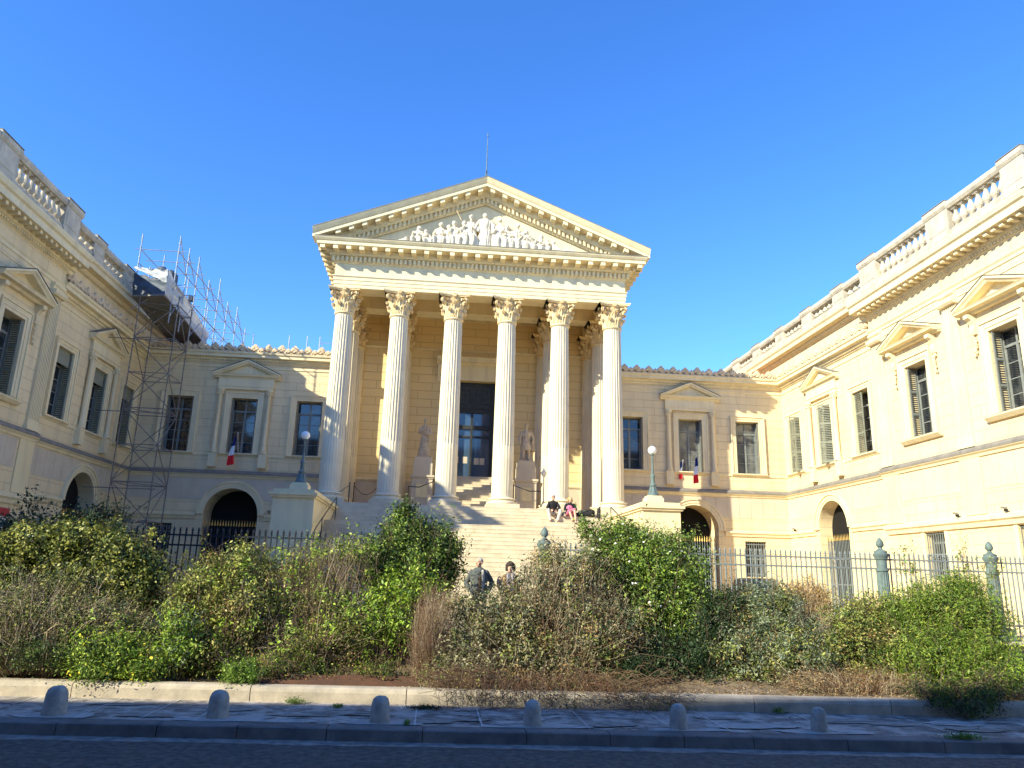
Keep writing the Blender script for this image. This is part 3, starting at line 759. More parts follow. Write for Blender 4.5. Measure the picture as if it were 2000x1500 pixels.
def acanthus(b, ang, r0, z0, h, w_, out, curl=.10):
    nt, ns = 9, 6; vs = []
    for i in range(nt+1):
        t = i/nt
        if t < .78: z = z0+h*t/.78*.97; r = r0+.03+out*(t/.78)**2.2
        else:
            q = (t-.78)/.22*2.4; r = r0+.03+out+curl*math.sin(q)*.9; z = z0+h*.97+curl*.5*math.sin(q*1.3)-curl*(1-math.cos(q))*.55
        ww = w_*(.75+.35*math.sin(math.pi*min(1, t*1.1)))*(1-.55*max(0, t-.7)/.3)*(1+.16*math.cos(t*22))
        for j in range(ns+1):
            s_ = (j/ns-.5)*2; a = ang+s_*ww*.5/max(r, .2); rr = r-.035*s_*s_+.022*math.cos(s_*9)+.01*math.cos(t*22+s_*3)
            vs.append((rr*math.cos(a), rr*math.sin(a), z-.02*abs(s_)*h))
    k = len(vs); vs += [(x*.93, y*.93, z-.012) for x, y, z in vs]
    fs = []
    for i in range(nt):
        for j in range(ns):
            q = i*(ns+1)+j; fs.append((q, q+1, q+ns+2, q+ns+1)); fs.append((k+q, k+q+ns+1, k+q+ns+2, k+q+1))
    for i in range(nt):
        for j in (0, ns): q = i*(ns+1)+j; fs.append((q, q+ns+1, k+q+ns+1, k+q))
    for j in range(ns): q = nt*(ns+1)+j; fs.append((q, q+1, k+q+1, k+q))
    b.add(vs, fs)
def capital_mesh():
    b = MB(); z0 = 14.13
    b.lathe([(.43, z0-.07), (.47, z0-.05), (.48, z0-.01), (.45, z0+.03), (.42, z0+.06), (.42, z0+.5), (.46, z0+.8), (.56, z0+1.0), (.60, z0+1.05)], 0, 0, 32)
    for k in range(8):
        acanthus(b, (k+.5)*math.pi/4, .42, z0+.03, .42, .36, .10, .12)
        acanthus(b, k*math.pi/4, .41, z0+.06, .74, .34, .16, .13)
    for k in range(4):
        a = math.pi/4+k*math.pi/2; ca, sa = math.cos(a), math.sin(a)
        acanthus(b, a-.22, .42, z0+.45, .50, .22, .16, .10); acanthus(b, a+.22, .42, z0+.45, .50, .22, .16, .10)
        for side in (-1, 1):                            # spiral volute under each abacus corner
            pts = []; rs = []
            for i in range(22):
                th = i/21*4.4*math.pi; rr = .16*(1-i/26); pts.append((.74-.02+rr*math.cos(th+2.6)*1.0, side*(.035+.002*i), z0+.88+rr*math.sin(th+2.6))); rs.append(.036*(1-i/30))
            pts = [(.48, side*.03, z0+.62)]+pts; rs = [.03]+rs
            b.tube([(p[0]*ca-p[1]*sa, p[0]*sa+p[1]*ca, p[2]) for p in pts], rs, 6)
        a2 = k*math.pi/2; ca, sa = math.cos(a2), math.sin(a2)
        for side in (-1, 1):                            # inner helices
            pts = []
            for i in range(14):
                th = i/13*3.2*math.pi; rr = .085*(1-i/18); pts.append((.56, side*(.10+rr*math.cos(th)), z0+.86+rr*math.sin(th)))
            b.tube([(p[0]*ca-p[1]*sa, p[0]*sa+p[1]*ca, p[2]) for p in pts], .026, 5)
        for q in range(7):
            t = q*2*math.pi/6; rr = .07 if q < 6 else 0
            b.ball((.66*ca-rr*math.cos(t)*sa, .66*sa+rr*math.cos(t)*ca, z0+1.08+rr*math.sin(t)), .052, 6, 4)
    poly = []                                           # abacus with hollow sides and cut corners
    for k in range(4):
        a = k*math.pi/2
        for s_ in np.linspace(-1, 1, 9):
            x = .60+.155*s_*s_; y = s_*.76; x = min(x, .76)
            poly.append((x*math.cos(a)-y*math.sin(a), x*math.sin(a)+y*math.cos(a)))
    for sc, za, zb in ((.94, z0+1.03, z0+1.09), (1.0, z0+1.09, z0+1.165)):
        n_ = len(poly); b.add([(x*sc, y*sc, za) for x, y in poly]+[(x*sc, y*sc, zb) for x, y in poly],
                              [tuple(range(n_)), tuple(range(2*n_-1, n_-1, -1))]+[(i, (i+1) % n_, n_+(i+1) % n_, n_+i) for i in range(n_)])
    return b
colr = bpy.data.objects.new('column', None)
sh = shaft_mesh(); cp_ = capital_mesh()
bs = MB(); bs.lathe([(.70, 5.45), (.72, 5.50), (.70, 5.56), (.62, 5.59), (.57, 5.61), (.58, 5.645), (.63, 5.66), (.64, 5.69), (.61, 5.72), (.53, 5.74), (.505, 5.77)], 0, 0, 40)
me_b = bs.mesh('base'); me_b.materials.append(MATS['column_stone'])
me_s = sh.mesh('shaft'); me_s.materials.append(MATS['column_stone'])
me_c = cp_.mesh('capital'); me_c.materials.append(MATS['capital_stone'])
pl = MB(); pl.box(-.74, .74, -.74, .74, ZS, 5.448); me_p = pl.mesh('plinth'); me_p.materials.append(MATS['step_stone'])
for me, an in ((me_b, 50), (me_c, 60), (me_s, 30)):
    bm = bmesh.new(); bm.from_mesh(me)
    for f in bm.faces: f.smooth = True
    for e in bm.edges: e.smooth = len(e.link_faces) == 2 and e.calc_face_angle(0) < rad(an)
    bm.to_mesh(me); bm.free()
for y, xs in ((YC1, CX), (YC2, (CX[0], CX[1], CX[4], CX[5])), (YC3, (CX[0], CX[1], CX[4], CX[5]))):
    for x in xs:
        s_ = link('column', me_s, palace); s_.location = (x, y, 0)
        for nm, me in (('capital', me_c), ('base', me_b), ('plinth', me_p)):
            o = link(nm, me, s_)
# --- entablature
FE = lambda u, n, z: (u, YF-n, z)
FSr = lambda u, n, z: (XE+n, u, z)
FSl = lambda u, n, z: (-XE-n, u, z)
ARCHI = [(-1.0, 15.30), (0, 15.30), (0, 15.47), (.025, 15.475), (.025, 15.66), (.05, 15.665), (.05, 15.80), (.10, 15.86), (.10, 15.90), (.0, 15.91), (0, 16.50), (-1.0, 16.50)]
BED = [(0, 16.50), (.05, 16.51), (.08, 16.58), (.08, 16.82), (.24, 16.84), (.30, 16.92), (.30, 17.12), (.82, 17.125), (.82, 17.28), (.86, 17.30), (.92, 17.38), (.95, 17.44), (0, 17.45)]
def mitre(F, prof, u0, u1, m0, m1, name, m, parent):
    b = MB(F); k = len(prof)
    b.add([(u0-m0*max(n, 0) if n > 0 else u0, n, z) for n, z in prof]+[(u1+m1*n if n > 0 else u1, n, z) for n, z in prof],
          [tuple(range(k)), tuple(range(2*k-1, k-1, -1))]+[(i, (i+1) % k, k+(i+1) % k, k+i) for i in range(k)])
    return b.build(name, m, parent)
def box_at(F, name, m, parent, boxes):
    b = MB(F)
    for q in boxes: b.box(*q)
    return b.build(name, m, parent)
mitre(FE, ARCHI, -XE, XE, 1, 1, 'architrave', 'trim', palace)
mitre(FE, BED, -XE, XE, 1, 1, 'portico_cornice', 'trim', palace)
for F in (FSr, FSl):
    pr = [(n if n > -.5 else -1., z) for n, z in ARCHI]
    mitre(F, pr, YF, YB+1.2, 1, 0, 'architrave', 'trim', palace) if False else None
    b = MB(F); k = len(pr)
    b.add([((YF-n if n > 0 else (YF+.001 if n == 0 else YF+1.)), n, z) for n, z in pr]+[(39.35, n, z) for n, z in pr],
          [tuple(range(k)), tuple(range(2*k-1, k-1, -1))]+[(i, (i+1) % k, k+(i+1) % k, k+i) for i in range(k)])
    b.build('architrave', 'trim', palace)
    b = MB(F); k = len(BED)
    b.add([(YF-n, n, z) for n, z in BED]+[(50, n, z) for n, z in BED],
          [tuple(range(k)), tuple(range(2*k-1, k-1, -1))]+[(i, (i+1) % k, k+(i+1) % k, k+i) for i in range(k)])
    b.build('portico_cornice', 'trim', palace)
    dentils(F, YF, 50, .08, .215, 16.585, 16.815, .12, .21); dentils(F, YF-.6, 50, .30, .78, 16.935, 17.12, .22, .585, 'modillions')
    box_at(F, 'side_wall', 'stone', palace, [(38.17, 39.4, -.24, 0, ZC, 16.49), (39.401, 50, -1, 0, ZC, 16.49)])
dentils(FE, -7.2, 7.2, .08, .215, 16.585, 16.815, .12, .21)
dentils(FE, -7.86, 7.86, .30, .78, 16.935, 17.12, .22, .585, 'modillions')
b = MB(FE)
for i in range(27):                                     # soffit rosettes
    u = -7.86+.585*i+.29
    if abs(u) < 7.75: b.ball((u, .56, 17.12), (.10, .10, .035), 8, 5)
b.build('soffit_rosettes', 'capital_stone', palace)
# --- pediment
SL = .405; UE = 8.05; ZT = 17.86
for sg in (-1, 1):
    G = lambda u, n, z, sg=sg: (sg*u, YF-n, z+SL*(UE-u))
    def layer(prof, zlo, name, m='trim'):
        ue = min(UE, UE-(17.44-(ZT+zlo))/SL) if ZT+zlo < 17.44 else UE
        b = MB(G); b.run([(n, ZT+z) for n, z in prof], 0, ue); return b.build(name, m, palace)
    layer([(0, 0), (.98, 0), (.98, -.03), (.93, -.12), (.87, -.22), (.84, -.26), (0, -.26)], -.26, 'raking_cyma')
    layer([(0, -.26), (.82, -.261), (.82, -.42), (0, -.42)], -.42, 'raking_corona')
    layer([(0, -.42), (.34, -.421), (.30, -.66), (.22, -.72), (0, -.72)], -.72, 'raking_bed')
    layer([(0, -.72), (.09, -.72), (.09, -.98), (.04, -1.03), (0, -1.03)], -1.03, 'raking_bed')
    layer([(0, .002), (1.0, .002), (1.0, .03), (-18, .03), (-18, .002)], 0, 'roof_flashing', 'lead')
    b = MB(G); u = .30
    while u < UE-(17.44-(ZT-.62))/SL-.1: b.box(u-.11, u+.11, .3, .76, ZT-.60, ZT-.422); u += .60
    b.build('modillions', 'trim', palace)
    b = MB(G); u = .1
    while u < UE-(17.44-(ZT-.98))/SL-.05: b.box(u-.055, u+.055, .09, .22, ZT-.96, ZT-.725); u += .21
    b.build('dentils', 'trim', palace)
    b = MB(G); u = .60
    while u < UE-(17.44-(ZT-.45))/SL-.3: b.ball((u, .55, ZT-.42), (.09, .09, .03), 8, 5); u += .60
    b.build('soffit_rosettes', 'capital_stone', palace)
b = MB(FE); b.plate([(-UE+.5, 17.3), (UE-.5, 17.3), (0, ZT+SL*UE-.7)], -.3, -.06); b.build('tympanum', 'trim', palace)
b = MB(FE); b.run([(-.1, 17.452), (.965, 17.452), (.965, 17.475), (-.1, 17.49)], -7.9, 7.9); b.build('roof_flashing', 'lead', palace)
b = MB(); b.plate([(-UE+.2, 17.46), (UE-.2, 17.46), (0, ZT+SL*UE-.1)], 33.9, 50); b.build('gable_roof', 'roof_tile', palace)
# ceiling, beams, back wall, door
box_at(None, 'portico_ceiling', 'portico_wall', palace, [(-6.0, 6.0, 34.3, 39.4, 16.2, 16.3)])
b = MB(); b.box(-5.999, 5.999, 36.05, 36.95, 15.32, 16.2)
for x in (CX[1], CX[4]): b.box(x-.42, x+.42, 34.301, 36.049, 15.34, 16.2); b.box(x-.42, x+.42, 36.951, 39.4, 15.34, 16.2)
b.build('ceiling_beam', 'trim', palace)
b = MB()
for (x0, x1) in ((-5.999, CX[1]-.42), (CX[1]+.42, CX[4]-.42), (CX[4]+.42, 5.999)):
    for (y0, y1) in ((34.301, 36.049), (36.951, 39.349)):
        for q, z in ((.10, 16.02), (.2, 16.12)):
            b.box(x0, x1, y0, y0+q, z, 16.198); b.box(x0, x1, y1-q, y1, z, 16.198)
b.build('ceiling_moulding', 'trim', palace)
FP = lambda u, n, z: (u, 39.35-n, z)
wall(FP, -XE, XE, ZS-.3, 16.25, [(-1.22, 1.22, 7.25, 12.62, .6)], [], 'portico_back_wall', 'portico_wall')
box_at(FP, 'dado', 'panel', palace, [(-6.9, -1.8, 0, .05, ZS, 6.95)]); box_at(FP, 'dado', 'panel', palace, [(1.8, 6.9, 0, .05, ZS, 6.95)])
b = MB(FP); b.run([(0, 6.95), (.08, 6.95), (.12, 7.02), (.12, 7.08), (0, 7.12)], -6.9, -1.8); b.run([(0, 6.95), (.08, 6.95), (.12, 7.02), (.12, 7.08), (0, 7.12)], 1.8, 6.9)
b.run([(0, 14.25), (.06, 14.26), (.1, 14.36), (0, 14.40)], -6.9, 6.9); b.build('wall_moulding', 'trim', palace)
b = MB(FP)
b.box(-1.62, -1.22, 0, .14, 7.25, 13.0); b.box(1.22, 1.62, 0, .14, 7.25, 13.0); b.box(-1.22, 1.22, 0, .139, 12.62, 13.0)
b.box(-1.7, 1.7, 0, .10, 13.0, 13.45)
b.run([(0, 13.45), (.2, 13.45), (.3, 13.56), (.5, 13.60), (.5, 13.74), (.58, 13.84), (0, 13.86)], -2.05, 2.05)
for sg in (-1, 1): b.run([(0, 12.5), (.1, 12.5), (.16, 12.8), (.30, 13.2), (.36, 13.45), (0, 13.45)], *(sorted((sg*1.66, sg*1.98))))
b.build('door_surround', 'trim', palace)
FD = lambda u, n, z: (u, 39.75-n, z)
d = box_at(FD, 'door', 'door_dark', palace, [(-1.22, -1.02, -.1, .1, 7.25, 12.62), (1.02, 1.22, -.1, .1, 7.25, 12.62), (-1.02, 1.02, -.1, .08, 11.15, 12.62),
     (-1.02, 1.02, -.1, .06, 10.0, 10.22), (-1.02, 1.02, -.1, .05, 9.55, 9.65), (-.06, .06, -.1, .09, 7.25, 11.15), (-1.02, -.06, -.1, .04, 10.9, 11.15), (.06, 1.02, -.1, .04, 10.9, 11.15)])
b = MB(FD)                                              # meander relief on the panel over the door
for sg in (-1, 1):
    for (a, c, z0, z1) in ((.08, .92, 12.25, 12.33), (.84, .92, 11.45, 12.25), (.25, .84, 11.45, 11.53), (.25, .33, 11.53, 12.08), (.33, .7, 12.0, 12.08), (.62, .7, 11.72, 12.0), (.45, .62, 11.72, 11.79)):
        x0, x1 = sorted((sg*a, sg*c)); b.box(x0, x1, .08, .12, z0, z1)
b.build('door_relief', 'relief_dark', d)
g = MB(FD); g.box(-1.0, 1.0, -.04, -.03, 7.3, 10.0); g.box(-1.0, 1.0, -.04, -.03, 10.22, 10.9); g.build('door_glass', 'glass_sky_tint', d)
for (x, z) in ((-.9, 8.15), (-.42, 8.15), (.2, 8.1), (.5, 8.1)): b = MB(FD); b.box(x, x+.26, -.028, -.024, z, z+.36); b.build('door_notice', 'panel', d)
box_at(FD, 'dark_interior', 'dark', palace, [(-1.2, 1.2, -1.6, -1.5, 7, 13)])
b = MB(); b.lathe([(.12, 9.0), (.16, 9.04), (.05, 9.12)], .06, 39.3, 12)
# stairs in three flights
b = MB()
def flight(b, x0, x1, y0, z0, n_, rise, tread, yend):
    for k in range(n_):
        b.box(x0, x1, y0+k*tread, yend, z0+k*rise-(.6 if k == 0 else 0), z0+(k+1)*rise-.03)
        b.box(x0, x1, y0+k*tread-.010, yend if k == n_-1 else y0+(k+1)*tread-.001, z0+(k+1)*rise-.03, z0+(k+1)*rise)
flight(b, -5.9, 5.9, 23.4, ZC, 20, .161, .33, 31.3)
st = b.build('staircase', 'step_stone', palace)
b = MB(); flight(b, -5.9, 5.9, 31.3, 4.27, 6, .1633, .30, 41); b.box(-7.3, 7.3, 32.9, 39.36, ZC, ZS-.002); b.build('staircase', 'step_stone', palace)
b = MB(); flight(b, -1.75, 1.75, 34.9, ZS, 12, .1667, .30, 39.8); b.build('staircase', 'step_stone', palace)
# stair piers
for sg in (-1, 1):
    x0, x1 = sorted((sg*5.92, sg*7.35)); b = MB(); b.box(x0, x1, 26.9, 33.4, ZC-.1, 4.82)
    q0, q1 = sorted((sg*5.86, sg*7.43)); b.box(q0, q1, 26.82, 33.88, 4.82, 4.90)
    q0, q1 = sorted((sg*5.80, sg*7.49)); b.box(q0, q1, 26.76, 33.36, 4.90, 5.00); b.box(x0-.0, x1+.0, 26.9, 33.3, 5.0, 5.12)
    b.build('stair_pier', 'stone', palace)
# lightning rod
b = MB(); b.lathe([(.10, 21.05), (.12, 21.2), (.06, 21.3), (.10, 21.5), (.13, 21.62), (.08, 21.75), (.035, 21.9), (.03, 22.3), (.016, 24.0), (.012, 24.1), (.035, 24.14), (.03, 24.2), (.004, 24.4)], 0, 33.6, 12)
for a in (0, 2.1, 4.2): b.tube([(0, 33.6, 22.3), (.14*math.cos(a), 33.6+.14*math.sin(a), 21.75)], .012, 5)
b.build('lightning_rod', 'iron_green', palace)

# ------------------------------------------------------------------ figures
def caps_chain(b, pts, rs, seg=12):
    for i in range(len(pts)-1): b.caps(pts[i], pts[i+1], rs[i], rs[i+1], seg)
def loft(b, rings, folds=0, amp=0., seg=48, ph=0.):
    """rings of (cx,cy,z,rx,ry); folds ripple the outline like hanging cloth"""
    vs = []
    for j, (cx, cy, z, rx, ry) in enumerate(rings):
        t = j/(len(rings)-1)
        for i in range(seg):
            a = 2*math.pi*i/seg; k = 1+amp*(1-t)*math.sin(a*folds+ph+t*2.2)*(.6+.4*math.sin(a*3+ph))
            vs.append((cx+rx*k*math.cos(a), cy+ry*k*math.sin(a), z))
    n = len(rings)
    fs = [(j*seg+i, j*seg+(i+1) % seg, (j+1)*seg+(i+1) % seg, (j+1)*seg+i) for j in range(n-1) for i in range(seg)]
    fs += [tuple(range(seg-1, -1, -1)), tuple((n-1)*seg+i for i in range(seg))]
    b.add(vs, fs)
def head(b, c, face, h=.235, hair=False):
    """head centred at c looking along unit vector face; h chin to crown"""
    f = Vector(face).normalized(); r = Vector((0, 0, 1)).cross(f).normalized(); u = f.cross(r); c = Vector(c); k = h/.235
    M = Matrix((r, f, u)).transposed()
    P = lambda x, y, z: tuple(c+r*x*k+f*y*k+u*z*k)
    b.ball(P(0, -.008, .025), (.076*k, .096*k, .094*k), 16, 12, M)
    b.ball(P(0, .022, -.045), (.058*k, .068*k, .072*k), 14, 10, M)
    b.ball(P(0, .062, -.088), (.028*k, .022*k, .02*k), 10, 8, M)
    b.caps(P(0, .088, .015), P(0, .108, -.022), .011*k, .015*k, 8)
    b.ball(P(0, .088, -.052), (.026*k, .012*k, .010*k), 8, 6, M); b.ball(P(0, .086, -.064), (.022*k, .012*k, .008*k), 8, 6, M)
    for s_ in (-1, 1):
        b.ball(P(s_*.078, -.005, -.005), (.012*k, .02*k, .032*k), 8, 6, M)
        b.ball(P(s_*.032, .082, .03), (.022*k, .012*k, .008*k), 8, 6, M)
        b.ball(P(s_*.034, .066, -.03), (.024*k, .02*k, .022*k), 8, 6, M)
    return P
def hand(b, w_, d, side, curl=.5, k=1.):
    """palm, four fingers and a thumb; w_ wrist point, d direction, side = thumb side vector"""
    w_ = Vector(w_); d = Vector(d).normalized(); s_ = Vector(side); s_ = (s_-d*s_.dot(d)).normalized(); n = d.cross(s_)
    pts = [w_+d*.01, w_+d*.05*k, w_+d*.09*k]
    for o in (-.022, 0, .022): b.caps(tuple(pts[0]+s_*o*.7), tuple(pts[2]+s_*o*1.1), .013*k, .013*k, 8)
    for i, (o, L) in enumerate(((.031, .072), (.011, .082), (-.010, .077), (-.030, .060))):
        p = w_+d*.092*k+s_*o*k; q = p; dd = d.copy()
        for j in range(3):
            dd = (dd+n*curl*.45).normalized(); q2 = q+dd*L*k*(.42, .33, .25)[j]; b.caps(tuple(q), tuple(q2), .0092*k, .0085*k, 7); q = q2
    p = w_+d*.03*k+s_*.028*k; q = p+(s_*.8+d*.6).normalized()*.04*k; b.caps(tuple(p), tuple(q), .012*k, .011*k, 7)
    q2 = q+(s_*.35+d*.9+n*.2).normalized()*.034*k; b.caps(tuple(q), tuple(q2), .0105*k, .009*k, 7)

# ---- statues on the tall pedestals
def pedestal_block(x, y, zt, label):
    t = thing('statue_pedestal', label, 'pedestal', 'tall statue pedestals flanking the portico door')
    b = MB(); b.box(x-.56, x+.56, y-.52, y+.52, ZS, ZS+.22); b.box(x-.50, x+.50, y-.46, y+.46, ZS+.22, ZS+1.55)
    b.box(x-.54, x+.54, y-.50, y+.50, ZS+1.55, ZS+1.62); b.box(x-.58, x+.58, y-.54, y+.54, ZS+1.62, ZS+1.72)
    b.box(x-.46, x+.46, y-.42, y+.42, ZS+1.72, zt-.30); b.box(x-.42, x+.42, y-.38, y+.38, zt-.30, zt)
    b.build('block', 'panel', t)
    b = MB(); b.box(x-.28, x+.28, y-.475, y-.462, ZS+.65, ZS+1.3); o = b.build('tablet', 'stone', t)
    b = MB()
    for (a, c, e, f_) in ((-.31, -.28, .62, 1.33), (.28, .31, .62, 1.33), (-.28, .28, 1.3, 1.33), (-.28, .28, .62, .65)): b.box(x+a, x+c, y-.49, y-.463, ZS+e, ZS+f_)
    b.build('tablet_frame', 'panel', t)
    return t
pedestal_block(-2.42, 36.6, 7.86, 'grey stone pedestal carrying the robed statue left of the portico door')
pedestal_block(2.66, 36.6, 7.86, 'grey stone pedestal carrying the coated statue right of the portico door')
def statue(x, y, z, kind, label):
    t = thing('statue', label, 'statue', 'statues beside the portico door'); b = MB()
    b.box(x-.36, x+.36, y-.32, y+.32, z, z+.07); z += .05
    s_ = 1.03
    P = lambda a, c, d: (x+a*s_, y+c*s_, z+d*s_)
    if kind == 'robe':
        loft(b, [(x, y, z, .31, .27), (x, y, z+.25, .28, .24), (x+.02, y, z+.7, .25, .20), (x+.02, y, z+1.05, .22, .17), (x, y, z+1.25, .23, .16), (x, y, z+1.45, .25, .15), (x, y, z+1.56, .17, .12)], 11, .11)
        for k in range(9):
            a = -2.6+k*.33; b.caps((x+.29*math.cos(a), y+.26*math.sin(a), z+.02), (x+.05+.2*math.cos(a+.25), y+.17*math.sin(a+.25), z+1.05), .035, .025, 8)
        for k in range(4): b.caps((x-.24+.03*k, y-.14, z+1.36-.12*k), (x+.2, y-.2, z+1.1-.16*k), .035, .03, 8)   # mantle folds
        caps_chain(b, [P(-.21, -.02, 1.42), P(-.27, -.10, 1.16), P(-.06, -.22, 1.24)], [.085, .07, .05])
        caps_chain(b, [P(.21, -.02, 1.42), P(.29, -.08, 1.12), P(.12, -.24, 1.10)], [.085, .07, .05])
        hand(b, P(-.06, -.22, 1.24), (1, -.1, .3), (0, 0, 1), .5, 1.1); hand(b, P(.12, -.24, 1.1), (-1, -.1, .1), (0, 0, 1), .5, 1.1)
        b.caps(P(0, 0, 1.5), P(0, -.01, 1.66), .07, .06); head(b, P(0, -.02, 1.76), (.15, -1, -.05), .25)
        b.ball(P(0, .03, 1.82), (.1, .11, .1), 12, 8)
    else:
        for sg in (-1, 1): caps_chain(b, [P(sg*.09, 0, .95), P(sg*.12, -.03, .5), P(sg*.14, .0, .08)], [.12, .085, .06]); b.ball(P(sg*.15, -.08, .06), (.055, .13, .05), 12, 8)
        loft(b, [(x, y+.02, z+.55, .27, .2), (x, y, z+.95, .21, .16), (x, y, z+1.15, .19, .15), (x, y, z+1.4, .25, .16), (x, y, z+1.54, .16, .12)], 5, .04)
        loft(b, [(x+.04, y+.17, z+.03, .33, .10), (x+.04, y+.16, z+.6, .33, .12), (x, y+.12, z+1.2, .30, .11), (x, y+.08, z+1.5, .2, .10)], 9, .12)
        caps_chain(b, [P(-.23, 0, 1.42), P(-.33, .0, 1.10), P(-.31, -.10, .86)], [.09, .07, .05]); hand(b, P(-.31, -.1, .86), (0, -.1, -1), (.3, -1, 0), .6, 1.1)
        caps_chain(b, [P(.23, 0, 1.42), P(.34, -.02, 1.12), P(.30, -.16, .93)], [.09, .075, .055]); hand(b, P(.3, -.16, .93), (-.2, -.3, -.8), (-.3, -1, 0), .6, 1.1)
        caps_chain(b, [P(.32, .02, 1.15), P(.36, .04, .55)], [.09, .12])
        b.caps(P(0, 0, 1.5), P(0, -.01, 1.66), .07, .06); head(b, P(0, -.02, 1.75), (-.2, -1, 0), .25); b.ball(P(0, .0, 1.81), (.098, .11, .085), 12, 8)
    remesh(b, 'figure', 'statue_stone', t, .016, 1, .02, 4.)
statue(-2.42, 36.6, 7.86, 'robe', 'weathered stone statue of a robed figure, left of the portico door')
statue(2.66, 36.6, 7.86, 'coat', 'weathered stone statue of a man in long coat and cape, right of the portico door')

# ---- carved group in the tympanum
def relief(x, h, pose, lean=0., seed=0):
    b = MB(); y = YF-.02-.22; z = 17.47; rng = random.Random(seed)
    if pose == 'stand':
        k = h/1.75
        loft(b, [(x, y, z, .30*k, .20), (x, y, z+.4*k, .27*k, .18), (x, y, z+.95*k, .23*k, .16), (x, y, z+1.2*k, .24*k, .16), (x, y, z+1.42*k, .27*k, .15), (x, y, z+1.5*k, .15*k, .11)], 9, .14)
        for q in range(7): a = -2.7+q*.38; b.caps((x+.28*k*math.cos(a), y+.2*math.sin(a), z+.02), (x+.06+.2*k*math.cos(a+.3), y+.15*math.sin(a+.3), z+.95*k), .04, .025, 7)
        caps_chain(b, [(x-.24*k, y, z+1.38*k), (x-.36*k, y-.06, z+1.15*k), (x-.40*k, y-.12, z+.95*k)], [.09, .07, .05]); caps_chain(b, [(x+.24*k, y, z+1.38*k), (x+.38*k, y-.05, z+1.2*k), (x+.34*k, y-.14, z+.98*k)], [.09, .08, .05])
        loft(b, [(x+.36*k, y, z+.35*k, .08, .1), (x+.38*k, y, z+.8*k, .10, .1), (x+.34*k, y, z+1.3*k, .12, .1)], 5, .2)
        hx, hz = x, z+h-.13
    elif pose == 'sit':
        k = h/1.35
        loft(b, [(x, y, z, .34*k, .20), (x, y-.02, z+.3*k, .32*k, .2), (x, y-.04, z+.5*k, .29*k, .2), (x+lean*.3, y, z+.62*k, .22*k, .16), (x+lean*.6, y, z+.95*k, .24*k, .14), (x+lean*.8, y, z+1.06*k, .13*k, .1)], 8, .15)
        for sg in (-1, 1):
            caps_chain(b, [(x+sg*.12, y-.02, z+.52*k), (x+sg*.17-lean*.5, y-.24, z+.50*k), (x+sg*.15-lean*.6, y-.2, z+.06)], [.11, .10, .07])
            caps_chain(b, [(x+lean*.7+sg*.2*k, y, z+.95*k), (x+lean*.5+sg*.30*k, y-.08, z+.72*k), (x+sg*.12*k+rng.uniform(-.1, .1), y-.2, z+(.7+rng.random()*.25)*k)], [.08, .065, .05])
        hx, hz = x+lean, z+h-.12
    else:
        k = h/.6                                        # reclining
        caps_chain(b, [(x-lean*.0, y-.05, z+.32*k), (x+lean*.45, y-.08, z+.16), (x+lean*.9, y-.12, z+.22*k), (x+lean*1.35, y-.1, z+.07)], [.16, .15, .10, .06])
        caps_chain(b, [(x, y-.02, z+.34*k), (x-lean*.25, y-.1, z+.1)], [.08, .05]); hx, hz = x-lean*.08, z+h-.08
        b.caps((x, y, z+.05), (x+lean*.8, y, z+.04), .12, .10)
    r = .13 if pose != 'lie' else .11
    b.ball((hx, y-.04, hz), (r*.8, r*.9, r), 12, 9); b.caps((hx-lean*.1 if pose != 'lie' else hx, y-.01, hz-.22), (hx, y-.02, hz-.06), .075, .065); b.ball((hx, y-.14, hz-.03), (.025, .035, .03), 6, 5)
    b.ball((hx, y+.02, hz+.03), (r*.92, r, r*.95), 10, 8)
    remesh(b, 'carved_figure', 'marble', palace, .022, 1, .03, 4.)
relief(0.0, 2.02, 'stand', seed=1)
for (x, h, p, l) in ((-.72, 1.42, 'sit', .05), (-1.42, 1.12, 'sit', -.06), (-2.2, 1.02, 'sit', .10), (-3.25, .82, 'sit', .08), (-3.8, .35, 'lie', -.5), (-2.75, .70, 'sit', -.08), (-1.8, .95, 'sit', .07), (1.85, .9, 'sit', .08), (-1.05, 1.15, 'sit', .04), (1.15, 1.1, 'sit', -.06), (3.0, .62, 'sit', .06),
                     (.78, 1.35, 'sit', -.05), (1.5, 1.18, 'sit', .12), (2.15, .95, 'sit', -.1), (2.65, .80, 'sit', .14), (3.45, .58, 'lie', .7), (4.1, .3, 'lie', .5)):
    relief(x, h*1.34, p, l, seed=int(x*10)+50)
b = MB(); b.tube([(-1.15, YF-.35, 19.0), (-1.55, YF-.42, 19.75)], .02, 6); b.build('carved_spear', 'capital_stone', palace)

# ---- iron handrails, chain, lamps
def rail(name, label, pts, posts, cat='handrail', r=.022):
    t = thing(name, label, cat); b = MB(); b.tube(pts, r, 7); b.build('rail', 'iron_dark', t)
    for p, z0 in posts: b = MB(); b.tube([(p[0], p[1], z0), p], .018, 6); b.build('post', 'iron_dark', t)
    return t
rail('handrail', 'thin black handrail rising beside the left statue pedestal', [(-3.0, 34.8, 6.25), (-2.5, 35.0, 6.25), (-1.85, 36.3, 6.7), (-1.8, 38.3, 8.1)], [((-3.0, 34.8, 6.25), ZS), ((-1.83, 36.8, 7.0), ZS)])
rail('handrail', 'thin black handrail rising beside the right statue pedestal', [(3.2, 34.8, 6.25), (2.7, 35.0, 6.25), (1.9, 36.3, 6.7), (1.8, 38.3, 8.1)], [((3.2, 34.8, 6.25), ZS), ((1.85, 36.8, 7.0), ZS)])
